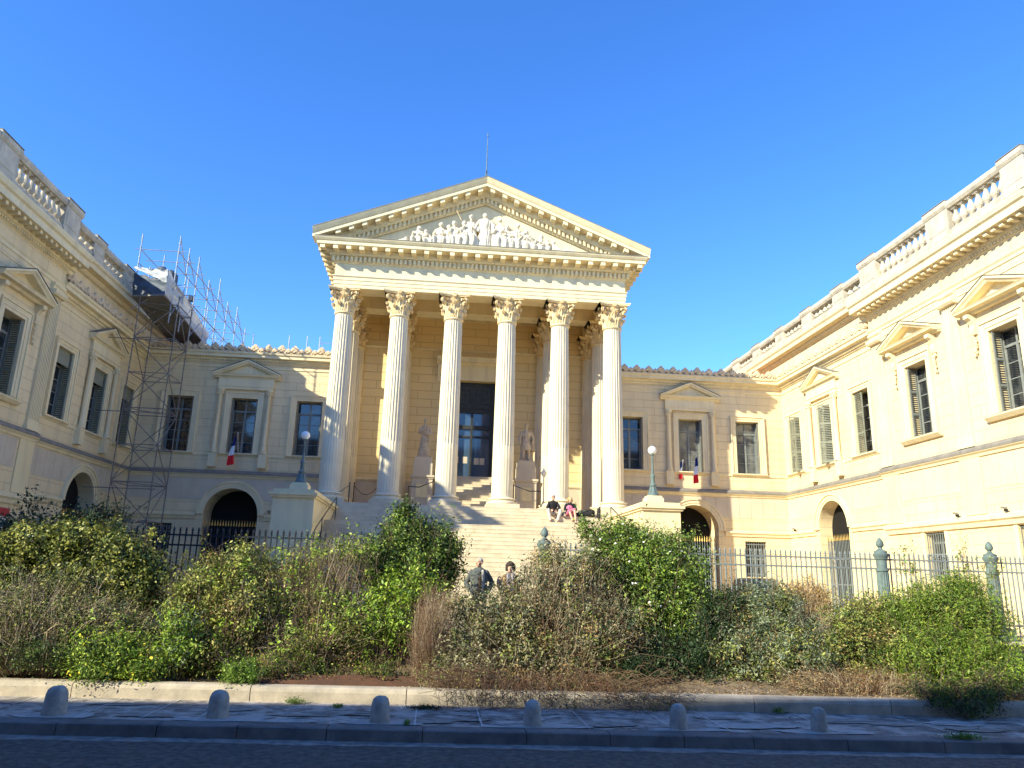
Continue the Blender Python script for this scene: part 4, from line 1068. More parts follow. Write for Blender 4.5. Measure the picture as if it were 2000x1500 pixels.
rail('handrail', 'sloping iron handrail on the outer stair beside the left pier', [(-5.75, 31.3, 5.3), (-5.75, 26.9, 3.85), (-5.75, 24., 2.6)], [((-5.75, 31.3, 5.3), 4.3), ((-5.75, 28., 4.2), 3.2), ((-5.75, 24., 2.6), 1.2)])
rail('handrail', 'sloping iron handrail on the outer stair beside the right pier', [(5.75, 31.3, 5.3), (5.75, 26.9, 3.85), (5.75, 24., 2.6)], [((5.75, 31.3, 5.3), 4.3), ((5.75, 28., 4.2), 3.2), ((5.75, 24., 2.6), 1.2)])
t = thing('chain_barrier', 'slack chain barrier hung from iron posts between the two leftmost columns', 'barrier')
for x in (-5.6, -5.4):
    b = MB(); b.tube([(x, 34.1, ZS), (x, 34.1, ZS+.95)], .022, 6); b.ball((x, 34.1, ZS+.97), .035, 8, 6); b.build('post', 'iron_dark', t)
b = MB(); b.tube([(-5.4+1.0*i/14*1.05, 34.2, ZS+.86-.38*math.sin(math.pi*i/14)) for i in range(15)], .014, 5); b.tube([(-5.6-.5*i/6, 34.1-.8*i/6, ZS+.88-.55*i/6) for i in range(7)], .012, 5); b.build('chain', 'iron_dark', t)
def lamp(x, y, z, label):
    t = thing('street_lamp', label, 'lamp', 'globe lamps on the stair piers')
    b = MB(); b.box(x-.32, x+.32, y-.32, y+.32, z, z+.26); b.box(x-.27, x+.27, y-.27, y+.27, z+.26, z+.34); b.build('base_block', 'trim', t)
    z += .34
    b = MB(); b.lathe([(.23, z), (.23, z+.05), (.19, z+.08), (.17, z+.14), (.12, z+.28), (.095, z+.36), (.13, z+.40), (.13, z+.44), (.085, z+.48), (.075, z+.72), (.10, z+.76), (.10, z+.80), (.06, z+.84),
        (.045, z+1.0), (.035, z+1.45), (.05, z+1.48), (.03, z+1.52), (.05, z+1.58), (.09, z+1.60), (.09, z+1.63), (.05, z+1.64)], x, y, 20)
    for k in range(8):
        a = k*math.pi/4; b.tube([(x+.19*math.cos(a), y+.19*math.sin(a), z+.08), (x+.15*math.cos(a), y+.15*math.sin(a), z+.2), (x+.10*math.cos(a), y+.10*math.sin(a), z+.35)], .02, 5)
    shade(b.build('post', 'iron_green', t))
    b = MB(); b.ball((x, y, z+1.78), .165, 24, 16); shade(b.build('globe', 'globe', t))
    b = MB(); b.lathe([(.06, z+1.92), (.055, z+1.95), (.02, z+1.97), (.008, z+2.03)], x, y, 10); b.build('finial', 'iron_green', t)
pL = at(578, 938, 'Y', 27.9); lamp(-6.62, 27.9, 5.10, 'white globe lamp on green post on the left stair pier')
lamp(6.62, 27.9, 5.10, 'white globe lamp on green post on the right stair pier')
t = thing('small_lamp', 'small cream lamp on thin post with flared foot beside the right statue', 'lamp')
b = MB(); x, y = 3.42, 35.4; b.lathe([(.20, ZS), (.18, ZS+.1), (.16, ZS+.3), (.09, ZS+.5), (.035, ZS+.62), (.03, ZS+1.3), (.035, ZS+1.75)], x, y, 14); shade(b.build('post', 'marble', t))
b = MB(); b.lathe([(.05, ZS+1.75), (.14, ZS+1.9), (.15, ZS+1.98), (.06, ZS+2.08), (.03, ZS+2.16), (.015, ZS+2.3)], x, y, 12); shade(b.build('lantern', 'globe', t))

# ---- flags
def flag(F, u, n, z, label, ln=1.35, wdt=.34, pole=1.0, lean=.35):
    t = thing('flag', label, 'flag', 'french flags hanging from windows')
    b = MB(F); b.tube([(u-.05, -.2, z-.25), (u+.1*lean, n*.8, z+pole*.75)], .018, 6); b.ball((u+.1*lean, n*.8, z+pole*.77), .03, 8, 6); b.build('pole', 'cabin_white', t)
    N = 14; zt = z+pole*.62
    for k, m_ in enumerate(('flag_blue', 'flag_white', 'flag_red')):
        b = MB(F); vs = []
        for j in range(N+1):
            tt = (k+j/N)/3; zz = zt-ln*tt; ww = wdt*(.25+.75*tt)*(1 if tt < .96 else .93)
            for i in range(13):
                s_ = i/12-.5; vs.append((u-.10-.16*tt*lean+s_*ww+.02*math.sin(tt*7), n*.75+.10*tt+.045*math.sin(s_*15+tt*3), zz+.07*s_))
        b.add(vs, [(j*13+i, j*13+i+1, (j+1)*13+i+1, (j+1)*13+i) for j in range(N) for i in range(12)])
        o = b.build('cloth', m_, t, smooth=True)
flag(FB, -11.75, .75, 8.1, 'blue, white and red flag hanging from the pedimented window left of the portico', 1.45)
flag(FB, 11.9, .75, 8.0, 'blue, white and red flag hanging from the pedimented window right of the portico', 1.35, lean=.6)
flag(FB, 11.25, -.05, 7.95, 'small dark folded flag leaning inside the pedimented window right of the portico', .9, .22, .8)

# ---- scaffolding on the left
t = thing('scaffold_tower', 'bare steel scaffold tower standing in the left courtyard corner', 'scaffolding')
def st_post(t, x, y, z0, z1, m='rust_pipe'):
    b = MB(); b.tube([(x, y, z0), (x, y, z1)], .026, 6)
    for z in np.arange(z0+.5, z1, .5): b.lathe([(.026, z-.02), (.045, z-.015), (.045, z+.015), (.026, z+.02)], x, y, 8)
    b.build('standard', m, t)
TX0, TX1, TY0, TY1 = -15.85, -14.1, 33.9, 35.7
for (x, y) in ((TX0, TY0), (TX1, TY0), (TX0, TY1), (TX1, TY1)): st_post(t, x, y, ZC, 14.6)
P4 = [(TX0, TY0), (TX1, TY0), (TX1, TY1), (TX0, TY1)]
for i, z in enumerate(np.arange(2.6, 14.5, 1.65)):
    b = MB()
    for k in range(4): p, q = P4[k], P4[(k+1) % 4]; b.tube([(*p, z), (*q, z)], .022, 5)
    b.tube([(*P4[0], z), (*P4[2], z)], .02, 5); b.build('ledger', 'rust_pipe', t)
    if z < 13.5:
        b = MB()
        for k in range(4):
            p, q = P4[k], P4[(k+1) % 4]
            if (i+k) % 2: p, q = q, p
            b.tube([(*p, z), (*q, z+1.65)], .022, 5)
        b.build('brace', 'rust_pipe', t)
for z in (5.6, 9.0, 12.4):
    b = MB(); b.tube([(-W+.02, TY0-.05, z), (TX1+.2, TY0-.05, z)], .022, 5); b.build('wall_tie', 'rust_pipe', t)
t = thing('roof_scaffold', 'galvanised roof scaffold with sheeted platform along the left parapet', 'scaffolding')
UX0, UX1 = -16.25, -14.5
ys = [34.05, 35.4, 36.9, 38.8, 40.6, 42.4, 44.4, 46.6]; tops = [17.7, 17.2, 17.9, 17.4, 18.2, 17.5, 17.9, 17.3]
for i, y in enumerate(ys):
    for j, x in enumerate((UX0, UX1)): st_post(t, x, y, 13.3 if j else 15.0, tops[i]-(.6 if j == 0 and i % 2 else 0)+(.5 if i == 1 and j else 0), 'galv')
for i in range(len(ys)-1):
    b = MB()
    for x in (UX0, UX1):
        for z in (15.2, 16.2, 16.9): b.tube([(x, ys[i], z), (x, ys[i+1], z)], .024, 5)
    b.build('ledger', 'galv', t)
    b = MB(); b.tube([(UX1, ys[i], 17.6-.3*(i % 2)), (UX1, ys[i+1], 16.2)], .022, 5); b.tube([(UX1, ys[i], 13.6), (UX1, ys[i+1], 15.2)], .022, 5)
    b.build('brace', 'galv', t)
b = MB()
for i, y in enumerate(ys):
    for z in (15.2, 16.9): b.tube([(UX0-.25, y, z), (UX1+.35, y, z)], .022, 5)
    b.tube([(UX0, y, 13.9), (UX1, y, 15.2)], .022, 5)
b.build('transom', 'galv', t)
def sheet3(p00, p10, p11, p01, m_, name, amp=.05, seed=0, n=16):
    b = MB(); p00, p10, p11, p01 = map(Vector, (p00, p10, p11, p01)); nn = (p10-p00).cross(p01-p00).normalized(); vs = []
    for j in range(n+1):
        for i in range(n+1):
            u, v = i/n, j/n; p = (p00*(1-u)+p10*u)*(1-v)+(p01*(1-u)+p11*u)*v
            e = mnoise.noise(Vector((u*5+seed, v*4, seed)))+.5*mnoise.noise(Vector((u*13+seed, v*9, seed)))
            vs.append(tuple(p+nn*amp*e+Vector((0, 0, -.10*math.sin(u*math.pi*3)**2*v if v > .9 else 0))))
    b.add(vs, [(j*(n+1)+i, j*(n+1)+i+1, (j+1)*(n+1)+i+1, (j+1)*(n+1)+i) for j in range(n) for i in range(n)])
    return b.build(name, m_, t, smooth=True)
A0 = at(258, 576, 'Y', 34.0); A1 = at(263, 522, 'Y', 34.0); B0 = at(322, 574, 'X', -14.5); B1 = at(330, 527, 'X', -14.5); C0 = at(402, 673, 'X', -14.5); C1 = at(408, 650, 'X', -14.5)
print('scaf', A0, A1, B0, B1, C0, C1)
sheet3(A0, B0, B0*.45+B1*.55, A1*.85+A0*.15, 'tarp_blue', 'netting', .06, 1)
sheet3(A1*.95+A0*.05-np.array([0, .08, 0]), B0*.55+B1*.45-np.array([0, .08, 0]), B1-np.array([0, .08, 0]), A1-np.array([0, .05, 0]), 'tarp_white', 'tarpaulin', .10, 2)
sheet3(B0, C0, C1, B1, 'tarp_white', 'tarpaulin', .06, 5, 30)
b = MB(); z_ = np.array([0, 0, .08]); D0 = np.array([A0[0], C0[1], C0[2]])
b.add([tuple(q) for q in (A0, B0, C0, D0, A0-z_, B0-z_, C0-z_, D0-z_)], [(0, 1, 2, 3), (4, 5, 6, 7), (0, 1, 5, 4), (1, 2, 6, 5), (2, 3, 7, 6), (3, 0, 4, 7)]); b.build('platform', 'lead', t)
b = MB(); b.box(-15.3, -14.7, 34.2, 34.9, 15.2, 16.05); b.ball((-15.3, 34.4, 16.1), (.2, .18, .16), 10, 8); b.box(-14.9, -14.7, 37.2, 37.5, 15.6, 15.9); remesh(b, 'debris_bag', 'tarp_blue', t, .05, 2, .06, 2.)
t = thing('far_scaffold', 'thin bare scaffold poles rising beyond the left wing roof near the portico', 'scaffolding')
for x in (-13.1, -11.0, -9.95, -9.2, -7.6): st_post(t, x, 43.5, 13, 16.0-(.2 if x > -9 else 0), 'galv')
b = MB(); b.tube([(-11.2, 43.5, 14.75), (-7.2, 43.5, 14.75)], .018, 5); b.tube([(-9.2, 43.5, 15.6), (-7.6, 43.5, 15.6)], .015, 5); b.tube([(-9.1, 43.5, 15.6), (-8.6, 43.5, 14.75)], .015, 5); b.build('ledger', 'galv', t)

# ---- fences : rails, pillars and every picket its own piece
def picket_mesh(h):
    b = MB(); b.tube([(0, 0, 0), (0, 0, h-.16)], .019, 6)
    b.lathe([(.015, h-.16), (.028, h-.15), (.028, h-.13), (.014, h-.12), (.030, h-.09), (.022, h-.05), (.002, h)], 0, 0, 6); return b
def pillar(x, y, z0, zt, parent):
    b = MB(); h = zt-z0-.42
    b.box(x-.26, x+.26, y-.26, y+.26, z0, z0+.3)
    nf = 16; seg = nf*4; zs = [z0+.3, z0+.34, z0+h-.5, z0+h-.46]; vs = []
    for j, z in enumerate(zs):
        for i in range(seg):
            a = 2*math.pi*i/seg; r = (.165-.02*j/3)-(.016*abs(math.sin(math.pi*(i % 4)/4)) if 0 < j < 3 else 0); vs.append((x+r*math.cos(a), y+r*math.sin(a), z))
    b.add(vs, [(j*seg+i, j*seg+(i+1) % seg, (j+1)*seg+(i+1) % seg, (j+1)*seg+i) for j in range(3) for i in range(seg)])
    q = z0+h
    b.lathe([(0.136, q-.46), (0.160, q-.44), (0.160, q-.40), (0.132, q-.38), (0.132, q-.16), (0.160, q-.13), (0.160, q-.10), (0.188, q-.06), (0.192, q), (0.160, q+.02), (0.160, q+.07), (0.096, q+.1), (0.056, q+.13), (0.048, q+.17), (0.080, q+.19), (0.100, q+.24), (0.088, q+.31), (0.048, q+.38), (0.012, q+.42)], x, y, 20)
    return shade(b.build('pillar', 'iron_green', parent))
def fence(p0, p1, z0, zt, pillars, label, m, step=.135):
    t = thing('iron_fence', label, 'fence'); d = Vector((p1[0]-p0[0], p1[1]-p0[1])); L = d.length; d /= L
    n = int(L/step); pm = picket_mesh(zt-z0).mesh('picket'); pm.materials.append(MATS[m])
    alln = MB()
    for i in range(n+1):
        q = d*L*i/n; x, y = p0[0]+q.x, p0[1]+q.y
        if any(abs(x-px_) < .24 for px_, py_ in pillars): continue
        if i < 100: o = link('picket', pm, t); o.location = (x, y, z0)
        else: alln.add([(v.co.x+x, v.co.y+y, v.co.z+z0) for v in pm.vertices], [tuple(f.vertices) for f in pm.polygons])
    if alln.v: o = alln.build('picket', m, t); o['kind'] = 'stuff'
    for z in (zt-.20, zt-.44, z0+.25):
        b = MB(lambda a, n_, zz: (p0[0]+d.x*a-d.y*n_, p0[1]+d.y*a+d.x*n_, zz)); b.box(0, L, -.022, .022, z-.02, z+.02); b.build('rail', m, t)
    b = MB(lambda a, n_, zz: (p0[0]+d.x*a-d.y*n_, p0[1]+d.y*a+d.x*n_, zz)); b.box(0, L, -.13, .13, ZC-.4, z0); b.build('plinth', 'curb_stone', t)
    for px_, py_ in pillars: pillar(px_, py_, ZC, zt+.36, t)
    return t
fence((1.35, 19.15), (16.9, 18.95), ZC+.12, 3.22, [(1.21, 19.1), (10.15, 19.0), (13.2, 18.96)], 'tall grey iron fence with green fluted pillars right of the steps', 'iron_grey')
fence((-2.1, 19.1), (-16.9, 19.1), ZC+.12, 3.30, [(-2.2, 19.1)], 'tall dark blue iron fence with spear tips left of the steps', 'iron_dark', .145)

# ---- vehicles behind the fences
def car(x, y, z, label):
    """car seen from its front: length runs along y"""
    t = thing('parked_car', label, 'car'); F = lambda a, c, d: (x+a, y+c, z+d)
    def rr(b, rings):
        k = 40; vs = []
        for (cy, zz, hw, hl) in rings:
            for i in range(k):
                a = 2*math.pi*i/k; c, s_ = math.cos(a), math.sin(a); e = .55
                vs.append((hw*math.copysign(abs(c)**e, c), cy+hl*math.copysign(abs(s_)**e, s_), zz))
        n = len(rings); b.add(vs, [(j*k+i, j*k+(i+1) % k, (j+1)*k+(i+1) % k, (j+1)*k+i) for j in range(n-1) for i in range(k)]+[tuple(range(k-1, -1, -1)), tuple((n-1)*k+i for i in range(k))])
    b = MB(F); rr(b, [(0, .22, .78, 1.9), (0, .4, .86, 2.02), (0, .62, .87, 2.05), (.02, .82, .84, 1.98), (.1, .92, .78, 1.8)]); shade(b.build('body', 'car_paint', t))
    b = MB(F); rr(b, [(.25, .90, .76, 1.55), (.3, 1.1, .70, 1.30), (.35, 1.30, .61, 1.02), (.38, 1.38, .56, .92)]); shade(b.build('cabin', 'car_glass', t))
    b = MB(F); rr(b, [(.38, 1.35, .60, .96), (.38, 1.40, .56, .90), (.38, 1.45, .42, .7), (.38, 1.465, .2, .4)]); shade(b.build('roof', 'car_paint', t))
    for sg in (-1, 1):
        b = MB(F); b.tube([(sg*.74, -1.22, .9), (sg*.56, -.58, 1.38)], .035, 6); b.build('pillar', 'car_paint', t)
        b = MB(F); b.ball((sg*.92, -.85, .98), (.10, .05, .07), 10, 7); b.build('mirror', 'car_paint', t)
        b = MB(F); b.ball((sg*.62, -1.93, .66), (.15, .10, .09), 12, 8); b.build('headlight', 'globe', t)
        b = MB(F); b.box(min(sg*.5, sg*.72), max(sg*.5, sg*.72), 1.95, 2.02, .6, .75); b.build('tail_light', 'lamp_red', t)
        for c in (-1.25, 1.3):
            b = MB(lambda a, e, d: (x+sg*.70+d*sg, y+c+a, z+.31+e)); b.lathe([(.22, 0), (.30, .02), (.31, .1), (.30, .17), (.22, .18)], 0, 0, 20); w_ = b.build('wheel', 'tyre', t)
            b = MB(lambda a, e, d: (x+sg*.70+d*sg, y+c+a, z+.31+e)); b.lathe([(.03, .185), (.2, .182), (.21, .15), (.2, .1)], 0, 0, 14); b.build('rim', 'rim', w_)
    b = MB(F); b.box(-.26, .26, -2.06, -2.03, .38, .49); b.build('number_plate', 'cabin_white', t)
car(10.35, 27.2, ZC, 'dark rounded car parked nose-on behind the right fence, left of the right archway')
t = thing('site_cabin', 'white site cabin with dark red top edge behind the left fence at photo edge', 'cabin')
b = MB(); b.box(-17.5, -13.9, 20.6, 22.9, ZC, 3.62); b.build('body', 'cabin_white', t)
b = MB(); b.box(-17.55, -13.85, 20.55, 22.95, 3.62, 3.84); b.build('top_edge', 'cabin_red', t)
b = MB(); b.box(-15.6, -14.8, 20.57, 20.595, ZC+.1, 3.1); b.build('door', 'panel', t)

# ---- little fixtures on the ledges
def fixture(F, u, n, z, label):
    t = thing('floodlight', label, 'light fixture', 'small fixtures on the lower ledge')
    b = MB(F); b.box(u-.02, u+.02, n-.02, n+.10, z, z+.10); b.build('bracket', 'iron_dark', t)
    b = MB(F); b.plate([(u-.08, z+.08), (u+.07, z+.10), (u+.08, z+.17), (u-.07, z+.15)], n+.04, n+.16); b.build('housing', 'lead', t)
fixture(FB, 10.0-.0, .1, 5.0, 'small dark fixture on the ledge right of the right back arch')
fixture(FRm, 24.6, .12, 4.75, 'small dark fixture on the right wing ledge, further from the street'); fixture(FRm, 22.3, .12, 4.75, 'small dark fixture on the right wing ledge, nearer the street')
fixture(FR, 37.4, .1, 4.97, 'small dark fixture on the ledge in the right courtyard corner'); fixture(FLm, 24.2, .1, 4.8, 'small dark fixture on the left wing ledge above the shrubs')
fixture(FB, -9.9, .1, 5.0, 'small dark fixture on the ledge right of the left back arch')

# ---- bollards
for i, (x, y) in enumerate(BOL):
    lab = ['thick', 'wide', 'scuffed', 'pale', 'narrow', 'small'][i]
    pos = ['leftmost of the six by the kerb', 'second from the left by the kerb', 'third from the left, below the pink gravel', 'fourth from the left, below the dry brown shrub', 'fifth from the left, in front of the dark shrub', 'rightmost of the six by the kerb'][i]
    r = [.165, .158, .146, .138, .132, .124][i]; h = [.41, .395, .38, .37, .36, .35][i]
    b = MB(); seg = 32; prof = [(r*1.03, 0), (r*1.0, .08), (r*.96, h*.45), (r*.90, h*.72), (r*.76, h*.88), (r*.5, h*.97), (r*.2, h)]
    vs = []
    b.lathe(prof, 0, 0, seg)
    q = MB()
    q.v = [(x+vx*(1+.05*mnoise.noise(Vector((vx*9+i*5, vy*9, vz*7)))), y+vy*(1+.05*mnoise.noise(Vector((vx*9, vy*9+i*3, vz*7)))), .16+vz+.01*mnoise.noise(Vector((vx*12, vy*12, i)))) for vx, vy, vz in b.v]; q.f = b.f
    o = shade(q.build('bollard', 'bollard')); tag(o, 'rounded %s stone bollard, %s' % (lab, pos), 'bollard', 'stone bollards along the kerb')

# ---- people
def person(label, spec):
    t = None
    b = MB(); spec['body'](b); body = remesh(b, 'person', spec['skin'], None, .0085, 1); tag(body, label, 'person', spec.get('group'))
    for (nm, m_, fn, vox, dsp) in spec['parts']:
        b = MB(); fn(b); remesh(b, nm, m_, body, vox, 1, dsp, 5.)
    return body
def standing(x, y, z, k, label, skin, jacket, trousers, hair, hairm, face, elbows, wide=1., extra=None, long_=.78):
    P = lambda a, c, d: (x+a*k, y+c*k, z+d*k)
    sh = .165*wide; el = elbows
    def body(b):
        for sg in (-1, 1):
            caps_chain(b, [P(sg*.09, 0, .92), P(sg*.10, -.01, .50), P(sg*.11, .0, .10)], [.075, .052, .038]); b.caps(P(sg*.11, .02, .04), P(sg*.13, -.14, .035), .035, .03)
            e = el[0 if sg < 0 else 1]
            caps_chain(b, [P(sg*sh, 0, 1.40), P(sg*e[0][0], e[0][1], e[0][2]), P(sg*e[1][0], e[1][1], e[1][2])], [.045, .037, .027])
            dv = Vector((sg*(e[1][0]-e[0][0]), e[1][1]-e[0][1], e[1][2]-e[0][2])); hand(b, P(sg*e[1][0], e[1][1], e[1][2]), dv, (-sg*.3, -1, .2), .6)
        loft(b, [(x, y, z+.86*k, .14*k, .09*k), (x, y, z+1.05*k, .12*k, .09*k), (x, y, z+1.38*k, .16*k, .10*k), (x, y, z+1.46*k, .08*k, .07*k)])
        b.caps(P(0, 0, 1.42), P(0, -.01, 1.55), .055, .052); head(b, P(0, -.02, 1.635), face, .235*k)
    def jk(b):
        loft(b, [(x, y, z+long_*k, .215*k*wide, .145*k), (x, y, z+1.0*k, .19*k*wide, .14*k), (x, y, z+1.3*k, .20*k*wide, .14*k), (x, y, z+1.42*k, .185*k*wide, .12*k), (x, y, z+1.475*k, .14*k*wide, .10*k), (x, y, z+1.52*k, .075*k, .075*k)], 7, .05)
        for sg in (-1, 1):
            e = el[0 if sg < 0 else 1]; caps_chain(b, [P(sg*sh, 0, 1.41), P(sg*e[0][0], e[0][1], e[0][2]), P(sg*(e[1][0]*.93+e[0][0]*.07), e[1][1]*.93+e[0][1]*.07, e[1][2]*.93+e[0][2]*.07)], [.066, .060, .052])
        b.lathe([(.085*k, z+1.44*k), (.08*k, z+1.50*k)], x, y, 16)
    def tr(b):
        for sg in (-1, 1): caps_chain(b, [P(sg*.09, 0, .92), P(sg*.105, -.01, .5), P(sg*.115, .01, .09)], [.115, .08, .065])
        b.ball(P(0, 0, .92), (.17*k, .12*k, .12*k), 14, 10)
    def shoes(b):
        for sg in (-1, 1): b.ball(P(sg*.125, -.06, .045), (.05*k, .13*k, .05*k), 12, 8)
    parts = [('jacket', jacket, jk, .014, .012), ('trousers', trousers, tr, .015, .01), ('hair', hairm, hair, .01, .012), ('shoes', 'shoe', shoes, .012, 0)]
    if extra: parts += extra(P)
    person(label, dict(body=body, skin=skin, parts=parts))
pm_ = at(937, 1087, 'Y', 18.4); ZM = pm_[2]-1.775
def hair_short(b):
    c = (pm_[0]+.01, 18.4+.0, ZM+1.685); b.ball(c, (.084, .10, .07), 14, 10)
E0 = ((.30, .06, 1.15), (.19, -.04, .93)); E1 = ((.33, .08, 1.16), (.21, -.03, .95))
standing(pm_[0], 18.4, ZM, 1.0, 'grey-haired man in open grey coat standing in the gateway looking left, hands at hips', 'skin', 'cloth_grey', 'cloth_dark', hair_short, 'hair_grey', (-.75, -.65, -.05), (E0, E1), 1.05,
         extra=lambda P: [('shirt', 'cloth_brown', lambda b: loft(b, [(pm_[0]+.0, 18.4-.09, ZM+.85, .07, .065), (pm_[0]+.0, 18.4-.08, ZM+1.3, .07, .068), (pm_[0], 18.4-.04, ZM+1.46, .05, .055)]), .012, 0),
                          ('scarf', 'cloth_beige', lambda b: caps_chain(b, [P(.08, -.10, 1.44), P(.10, -.165, 1.2), P(.09, -.165, .95)], [.03, .032, .03]), .012, .01)], long_=.80)
pw_ = at(997, 1100, 'Y', 18.7); ZW = pw_[2]-1.65
def hair_bob(b):
    c = Vector((pw_[0], 18.7, ZW+1.60)); b.ball(c, (.105, .115, .10), 14, 10)
    for a in (-1, 1): b.caps(tuple(c+Vector((a*.085, .01, .0))), tuple(c+Vector((a*.09, .0, -.12))), .04, .035)
    b.caps(tuple(c+Vector((0, .07, 0))), tuple(c+Vector((0, .07, -.12))), .07, .06)
standing(pw_[0], 18.7, ZW, .94, 'dark-haired woman in brown jacket and patterned scarf standing in the gateway', 'skin', 'cloth_brown', 'cloth_dark', hair_bob, 'hair_dark', (-.3, -.95, -.1), (((.25, .02, 1.12), (.14, -.2, 1.08)), ((.26, .02, 1.12), (.20, -.06, .9))), .95,
         extra=lambda P: [('scarf', 'cloth_scarf', lambda b: (caps_chain(b, [P(-.05, -.10, 1.46), P(-.05, -.17, 1.25), P(-.04, -.17, 1.05)], [.05, .045, .04]), caps_chain(b, [P(.06, -.10, 1.46), P(.06, -.17, 1.25), P(.06, -.17, 1.0)], [.05, .045, .04])), .012, .01),
                          ('shoulder_bag', 'cloth_tan', lambda b: (b.ball(P(-.28, -.02, 1.25), (.07, .07, .16), 12, 8), b.caps(P(-.2, -.05, 1.43), P(-.28, -.03, 1.2), .02, .02)), .014, 0)])
def sitting(x, y, z, k, label, skin, top, bottoms, hair, face, legs, arms, extra=None, shoe='shoe', short=False):
    P = lambda a, c, d: (x+a*k, y+c*k, z+d*k)
    def body(b):
        for i, sg in enumerate((-1, 1)):
            kn, an = legs[i]
            caps_chain(b, [P(sg*.09, 0, .10), P(*kn), P(*an)], [.075, .055, .038]); b.caps(P(an[0], an[1]-.02, an[2]-.03), P(an[0]+.02*sg, an[1]-.16, an[2]-.04), .032, .028)
            e, h_ = arms[i]; caps_chain(b, [P(sg*.165, 0, .57), P(*e), P(*h_)], [.045, .037, .027]); hand(b, P(*h_), Vector(h_)-Vector(e), (-sg*.6, -.3, .6), .6)
        loft(b, [(x, y, z+.02, .15*k, .11*k), (x, y-.0, z+.25*k, .13*k, .10*k), (x, y-.03, z+.56*k, .16*k, .10*k), (x, y-.03, z+.64*k, .08*k, .07*k)])
        b.caps(P(0, -.03, .6), P(0, -.05, .71), .055, .052); head(b, P(0, -.07, .785), face, .245*k)
    def tp(b):
        loft(b, [(x, y, z+.06, .18*k, .14*k), (x, y-.0, z+.3*k, .17*k, .14*k), (x, y-.03, z+.5*k, .195*k, .14*k), (x, y-.03, z+.60*k, .15*k, .11*k), (x, y-.03, z+.655*k, .07*k, .07*k)], 6, .04)
        for i, sg in enumerate((-1, 1)):
            e, h_ = arms[i]; m_ = tuple(Vector(e)*(.15 if short else .1)+Vector((sg*.2, -.02, .58))*.85) if short else None
            if short: caps_chain(b, [P(sg*.19, -.02, .58), P(*(Vector((sg*.19, -.02, .58)).lerp(Vector(e), .7)))], [.075, .068])
            else: caps_chain(b, [P(sg*.165, -.02, .56), P(*e), P(*(Vector(e).lerp(Vector(h_), .9)))], [.066, .060, .050])
    def bt(b):
        b.ball(P(0, -.02, .09), (.19*k, .15*k, .11*k), 14, 10)
        for i, sg in enumerate((-1, 1)):
            kn, an = legs[i]; f = 1. if bottoms[1] else .0
            pts = [P(sg*.09, 0, .10), P(*kn)]; rs = [.10, .082]
            if bottoms[1]: pts.append(P(*(Vector(kn).lerp(Vector(an), .9)))); rs.append(.065)
            caps_chain(b, pts, rs)
    def sh_(b):
        for i, sg in enumerate((-1, 1)): an = legs[i][1]; b.ball(P(an[0]+.01*sg, an[1]-.07, an[2]-.035), (.045, .12, .045), 12, 8)
    parts = [('shirt', top, tp, .014, .01), ('trousers', bottoms[0], bt, .014, .01), ('hair', hair[0], hair[1], .01, .01), ('shoes', shoe, sh_, .012, 0)]
    if extra: parts += extra(P)
    person(label, dict(body=body, skin=skin, parts=parts))
SX, SY, SZ = 3.42, 32.35, 4.925
sitting(SX, SY, SZ, 1., 'man in black top and beige trousers sitting on the steps, knees apart', 'skin_red', 'cloth_black', ('cloth_beige', True), ('hair_grey', lambda b: b.ball((SX, SY-.055, SZ+.85), (.088, .105, .065), 14, 10)), (.05, -1, -.1),
        (((-.26, -.42, .20), (-.18, -.55, -.26)), ((.27, -.42, .20), (.12, -.58, -.26))), (((-.27, -.16, .34), (-.14, -.40, .22)), ((.27, -.16, .34), (.10, -.42, .20))), short=False,
        extra=lambda P: [('sunglasses', 'cloth_black', lambda b: (b.ball(P(-.034, -.168, .81), (.03, .012, .018), 10, 6), b.ball(P(.034, -.168, .81), (.03, .012, .018), 10, 6), b.caps(P(-.08, -.13, .812), P(.08, -.13, .812), .006, .006)), .006, 0)])
WX_, WY_, WZ_ = 4.17, 32.35, 4.90
sitting(WX_, WY_, WZ_, .95, 'blond woman in black jacket and pink skirt sitting on the steps, legs crossed', 'skin', 'cloth_black', ('cloth_pink', False), ('hair_blond', lambda b: (b.ball((WX_, WY_-.035, WZ_+.775), (.105, .115, .10), 14, 10), b.caps((WX_-.09, WY_, WZ_+.76), (WX_-.10, WY_, WZ_+.66), .035, .03), b.caps((WX_+.09, WY_, WZ_+.76), (WX_+.10, WY_, WZ_+.66), .035, .03))), (0, -1, -.1),
        (((-.10, -.45, .24), (.02, -.62, -.20)), ((.14, -.42, .30), (.16, -.72, -.30))), (((-.26, -.12, .34), (-.08, -.34, .26)), ((.26, -.12, .34), (.06, -.34, .28))),
        extra=lambda P: [('pink_scarf', 'cloth_pink', lambda b: (b.ball(P(-.05, -.22, .38), (.15, .09, .13), 12, 8), b.ball(P(.06, -.25, .28), (.10, .08, .1), 12, 8)), .014, .02)])
b = MB(); b.caps((4.62, 32.3, 5.03), (5.15, 32.25, 5.05), .13, .16, 14); b.ball((4.5, 32.3, 5.0), (.2, .18, .1), 12, 8); b.ball((5.1, 32.2, 5.1), (.17, .16, .16), 12, 8); b.caps((4.8, 32.2, 5.15), (5.0, 32.1, 5.22), .02, .02)
o = remesh(b, 'bag', 'cloth_black', None, .018, 2, .03, 3.); tag(o, 'slumped black bag and coat lying on the step right of the seated woman', 'bag')
b = MB(); b.caps((5.42, 32.2, 4.93), (5.42, 32.2, 5.26), .09, .08, 12); b.caps((5.42, 32.15, 5.28), (5.46, 32.15, 5.36), .03, .03)
o = remesh(b, 'backpack', 'cloth_dark', None, .016, 2, .02, 3.); tag(o, 'small dark upright backpack standing on the step beside the black bag', 'backpack')

